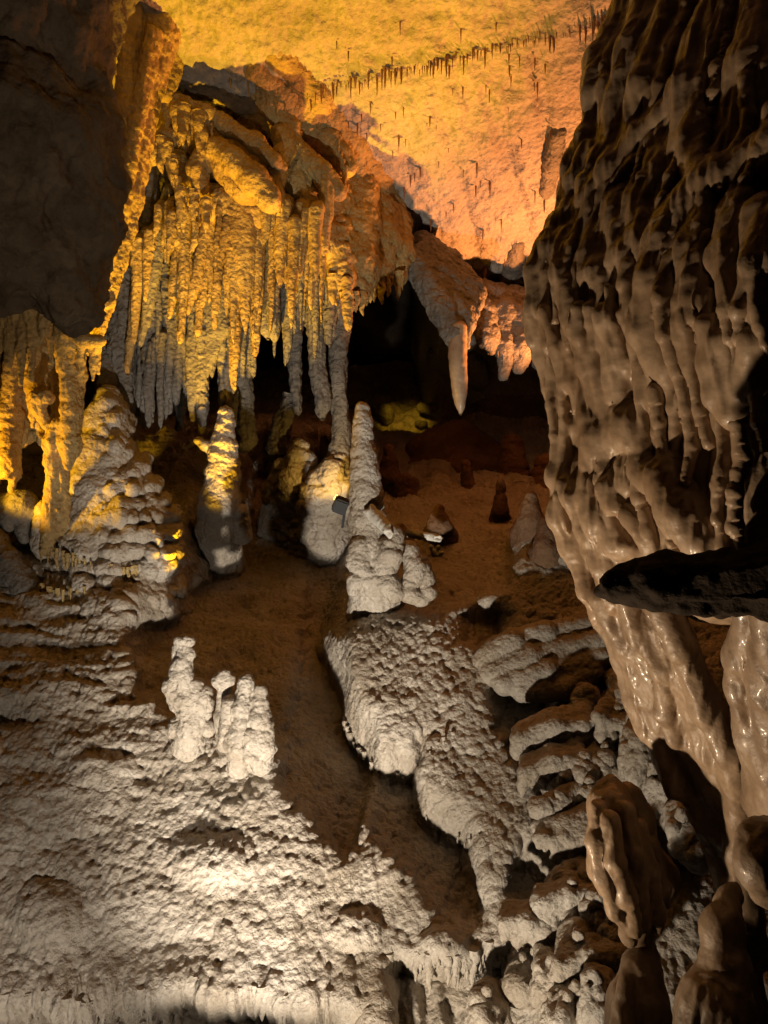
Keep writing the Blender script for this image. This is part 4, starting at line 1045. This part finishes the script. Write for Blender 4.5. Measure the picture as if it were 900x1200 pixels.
UP = [
    [(738, -20, 12), (722, 40, 13), (704, 70, 12), (700, 110, 11)], [(765, -20, 14), (738, 65, 14), (728, 130, 12), (712, 175, 9)], [(805, -20, 16), (775, 50, 15), (757, 100, 14), (742, 160, 11)],
    [(855, -20, 18), (825, 50, 17), (806, 100, 17), (812, 165, 17), (822, 215, 8)], [(900, -10, 22), (880, 75, 22), (868, 150, 18)],
    [(698, 95, 8), (697, 160, 5)], [(709, 100, 8), (708, 168, 5)], [(721, 110, 8), (719, 170, 4)], [(731, 120, 8), (730, 180, 4)],
    [(690, 165, 10), (668, 200, 8), (660, 232, 5)], [(692, 180, 8), (675, 210, 7), (669, 235, 4)], [(700, 185, 8), (685, 215, 7), (680, 240, 4)], [(712, 185, 9), (697, 218, 7), (691, 240, 4)],
    [(810, 110, 14), (755, 165, 15), (718, 202, 15), (690, 238, 14), (660, 265, 13), (645, 292, 12)],
    [(645, 290, 12), (634, 320, 12), (632, 360, 11), (630, 395, 8)], [(667, 275, 12), (660, 320, 11), (668, 375, 9)], [(692, 258, 13), (702, 320, 13), (712, 400, 11)], [(722, 238, 13), (732, 300, 13), (745, 380, 11)],
    [(746, 232, 12), (752, 280, 11), (770, 312, 8)], [(800, 240, 14), (780, 282, 15), (765, 325, 14), (756, 385, 10)],
    [(910, 172, 20), (850, 210, 20), (810, 242, 18), (782, 280, 15)], [(830, 250, 15), (812, 300, 15), (820, 350, 13), (802, 372, 9)], [(866, 240, 15), (850, 300, 15), (865, 362, 12)], [(898, 250, 17), (890, 310, 16), (895, 385, 13)],
    [(629, 372, 9), (640, 414, 10), (652, 455, 9), (664, 485, 7)], [(655, 395, 10), (677, 447, 13), (699, 492, 13), (696, 535, 9)], [(680, 384, 9), (695, 425, 11), (710, 474, 9)], [(710, 370, 12), (725, 425, 12), (724, 460, 9)],
    [(740, 425, 11), (732, 442, 14), (738, 455, 10)], [(765, 445, 14), (770, 466, 14)], [(760, 390, 14), (785, 430, 15)], [(806, 380, 12), (815, 430, 10)],
    [(700, 540, 16), (715, 515, 22), (745, 500, 24), (760, 520, 20)], [(735, 550, 13), (740, 566, 13)], [(755, 548, 13), (764, 560, 13)], [(715, 572, 13), (722, 590, 12)],
    [(662, 515, 6), (662, 520, 6)], [(668, 500, 8), (662, 530, 9), (658, 560, 9)], [(658, 556, 10), (674, 582, 11), (692, 627, 11), (708, 660, 10), (722, 710, 10)], [(657, 592, 8), (657, 606, 8), (670, 642, 8), (688, 690, 7), (704, 724, 7)],
    [(676, 545, 8), (690, 580, 9), (704, 612, 9), (722, 660, 9)], [(692, 564, 10), (703, 605, 11), (726, 637, 11), (758, 650, 9)], [(742, 605, 10), (770, 645, 9)], [(780, 560, 20), (800, 600, 22), (830, 640, 20)],
]
rw = random.Random(5)
for i, pts in enumerate(UP):
    R(b, [(x, y, r * 1.12) for x, y, r in pts], out=0.002 + 0.010 * ((i * 29) % 4))
    if len(pts) > 2 and pts[0][2] > 8:
        for off in (-.75, -.2, .35, .85):
            j = [(x + off * r * .95 + rw.uniform(-1.5, 1.5), y + rw.uniform(-4, 10), max(1.6, r * rw.uniform(.2, .34) * (1 - .5 * q / len(pts)))) for q, (x, y, r) in enumerate(pts)]
            R(b, j, out=0.016 + 0.010 * ((i * 29) % 4) + (1 - abs(off)) * .018, k=.012)
for i in range(46):
    off = 6 + 250 * ((i * 0.618) % 1.0); y0 = rw.uniform(-50, 470); ln = rw.uniform(130, 300); r = rw.uniform(3, 6.5)
    ys = np.linspace(y0, min(y0 + ln, 690), 7)
    R(b, [(float(XL(y)) * .75 + .25 * float(XL(y0)) + off + 5 * math.sin(q + i), float(y), r * (1 - .09 * q)) for q, y in enumerate(ys)], out=rw.uniform(.035, .062), k=.014)
build('body', b, M_WET, 'flow', 0.8, 501, parent=wall)
b = Body(0.0065, 0.03)
R(b, [(828, 380, 11), (838, 425, 16), (848, 462, 17), (860, 486, 11), (867, 506, 3)], .045); R(b, [(850, 400, 14), (862, 450, 14), (866, 480, 9)], .04); R(b, [(888, 400, 18), (882, 445, 16), (874, 475, 8)], .03)
build('drip_tooth', b, M_WET, 'flow', 0.5, 503, parent=wall)
b = Body(0.0065, 0.03)
LOW = [[(690, 690, 9), (706, 725, 9), (730, 772, 9), (744, 822, 8), (752, 850, 6)], [(705, 700, 10), (733, 757, 10), (754, 817, 10), (770, 862, 10), (792, 925, 10)], [(735, 700, 11), (750, 750, 9), (776, 784, 8), (782, 836, 8), (790, 866, 8)],
       [(740, 800, 8), (760, 851, 11), (798, 907, 12), (828, 960, 12), (850, 1012, 12), (864, 1072, 12), (874, 1125, 12), (884, 1190, 14), (890, 1260, 16)],
       [(770, 700, 16), (800, 757, 14), (830, 832, 14), (858, 881, 14), (868, 956, 13), (866, 1000, 13), (880, 1080, 14)]]
for i, pts in enumerate(LOW): R(b, pts, out=.01 + .02 * (i % 3))
def D(x, y, o=0): return (x, y, float(dW(x, y)) + o)
for q in (((742, 700), (770, 700), (830, 832), (770, 840)), ((770, 840), (830, 832), (862, 900), (815, 925)), ((815, 925), (862, 900), (870, 1000), (850, 1010)), ((710, 700), (745, 700), (780, 840), (752, 830)), ((850, 1010), (870, 1000), (885, 1120), (874, 1120))):
    b.quad(*[D(x, y, .05) for x, y in q], .03)
build('drapery', b, M_AMBER, 'flow', 0.6, 505, parent=wall)
b = Body(0.0065, 0.03)
R(b, [(880, 700, 18), (874, 770, 17), (874, 806, 16), (886, 862, 17), (894, 937, 17), (905, 990, 17)], .12); R(b, [(920, 700, 30), (915, 800, 30), (920, 960, 30)], .12)
build('drapery', b, M_AMBER, 'flow', 0.6, 507, parent=wall)
tag(wall, 'tall wet tan flowstone wall with folded draperies filling the right side', 'flowstone wall')

# ledge in front of the wall, shade put into its near-black colour
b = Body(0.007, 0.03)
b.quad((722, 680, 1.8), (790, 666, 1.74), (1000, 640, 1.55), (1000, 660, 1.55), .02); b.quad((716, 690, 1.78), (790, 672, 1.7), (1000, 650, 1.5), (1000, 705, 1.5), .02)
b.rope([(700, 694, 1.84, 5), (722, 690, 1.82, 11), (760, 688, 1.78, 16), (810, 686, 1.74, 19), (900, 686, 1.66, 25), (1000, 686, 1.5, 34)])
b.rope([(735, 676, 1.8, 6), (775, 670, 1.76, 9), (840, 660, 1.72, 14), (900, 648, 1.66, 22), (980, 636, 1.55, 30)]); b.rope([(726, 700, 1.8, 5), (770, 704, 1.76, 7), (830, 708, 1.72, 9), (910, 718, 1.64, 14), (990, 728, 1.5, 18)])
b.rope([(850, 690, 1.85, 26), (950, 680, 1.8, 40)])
o = build('rock_ledge', b, M_SHADEROCK, 'rough', .9, 511); tag(o, 'shade-dark blunt rock ledge jutting left from the right wall', 'rock')

# hooded stalagmite and its glossy neighbours, lower right
b = Body(0.006, 0.022)
for pts in ([(716, 928, 2.5, 16), (716, 950, 2.45, 24), (718, 985, 2.42, 27), (724, 1015, 2.42, 30), (736, 1050, 2.45, 22), (748, 1085, 2.5, 12), (754, 1125, 2.52, 9)], [(736, 932, 2.52, 11), (748, 965, 2.52, 15), (756, 1005, 2.5, 16), (768, 1045, 2.52, 10)],
            [(703, 945, 2.38, 8), (700, 985, 2.35, 8), (708, 1025, 2.34, 8), (722, 1066, 2.36, 7), (738, 1100, 2.42, 5)], [(715, 960, 2.34, 8), (722, 1010, 2.31, 8), (734, 1050, 2.33, 8), (744, 1092, 2.38, 5)],
            [(732, 950, 2.37, 8), (740, 1000, 2.35, 8), (748, 1050, 2.38, 7), (756, 1085, 2.42, 3)], [(750, 970, 2.42, 8), (758, 1020, 2.4, 8), (768, 1070, 2.44, 6), (771, 1092, 2.47, 2.5)], [(762, 990, 2.46, 8), (776, 1040, 2.46, 7), (784, 1062, 2.5, 3)],
            [(735, 985, 2.6, 26), (770, 1030, 2.7, 22)]):
    b.rope(pts)
o = build('stalagmite', b, M_AMBER, 'flow', .75, 521); tag(o, 'glossy brown hooded stalagmite in front of the lump pile', 'stalagmite')
b = Body(0.007, 0.03)
for pts in ([(756, 1112, 2.5, 12), (752, 1140, 2.45, 20), (748, 1175, 2.42, 30), (745, 1260, 2.4, 44)], [(735, 1150, 2.35, 8), (728, 1200, 2.32, 12)], [(765, 1150, 2.4, 9), (770, 1210, 2.38, 12)]): b.rope(pts)
o = build('flowstone_mound', b, M_AMBER, 'flow', .7, 523); tag(o, 'glossy brown foot below the hooded stalagmite at the bottom edge', 'flowstone')
b = Body(0.007, 0.03)
for pts in ([(856, 1050, 2.2, 10), (848, 1090, 2.15, 15), (852, 1140, 2.12, 22), (840, 1180, 2.1, 34), (835, 1260, 2.1, 44)], [(825, 1165, 2.1, 16), (815, 1210, 2.08, 18)]): b.rope(pts)
o = build('stalagmite', b, M_AMBER, 'flow', .8, 525); tag(o, 'glossy brown stalagmite at the bottom right under the drapery edge', 'stalagmite')
b = Body(0.007, 0.03)
b.rope([(888, 985, 1.75, 20), (896, 1010, 1.72, 26), (902, 1040, 1.74, 18)]); b.rope([(905, 985, 1.8, 24), (930, 1020, 1.8, 28)])
o = build('flowstone_bulge', b, M_AMBER, 'flow', .6, 527); tag(o, 'smooth brown bulge of flowstone at the right margin', 'flowstone')

# ------------------------------------------------------------------ lamps of the show cave, with added fill lamps
lamp('white_flood', LAMP, P(350, 500, 6.2), (1.0, 0.90, 0.77), 600, 56, 1.0)
lamp('white_flood', LAMP + np.array([.06, -.03, 0]), P(610, 1000, 3.9), (1.0, 0.88, 0.72), 230, 62, 1.0)  # added head, brightens the lower right slope outside the first beam
lamp('white_flood', P(-250, 1750, 1.75), P(60, 1030, 3.8), (1.0, 0.90, 0.78), 80, 64, 1.0)  # added lamp, evens out the bottom left of the slope
lamp('wall_fill', (-0.72, 2.22, -0.5), P(660, 600, 2.5), (1.0, 0.73, 0.47), 205, 82, 1.0)  # added fill for the right wall and the lump pile
lamp('overhang_fill', (0.2, 0.5, 0.7), P(-40, 150, 3.5), (1.0, 0.72, 0.46), 100, 54, 0.9)  # added fill near the viewer, lifts the dark overhang
lamp('yellow_flood', P(222, 760, 4.85), P(290, 60, 4.9), (1.0, 0.54, 0.015), 980, 58, 0.6)
lamp('column_lamp', P(-110, 600, 4.5), P(70, 520, 4.95), (1.0, 0.52, 0.02), 110, 75, 0.5)
lamp('orange_flood', P(720, 520, 6.4), P(560, 90, 5.6), (1.0, 0.34, 0.09), 640, 96, 0.6)
lamp('foot_lamp', P(399, 592, 5.5) + np.array([-.02, .07, .08]), P(380, 540, 5.9), (1.0, 0.6, 0.12), 8, 100, 0.6, 0.02)
lamp('far_lamp', P(474, 452, 8.7), P(474, 492, 9.3), (1.0, 0.58, 0.04), 7, 58, 0.6)
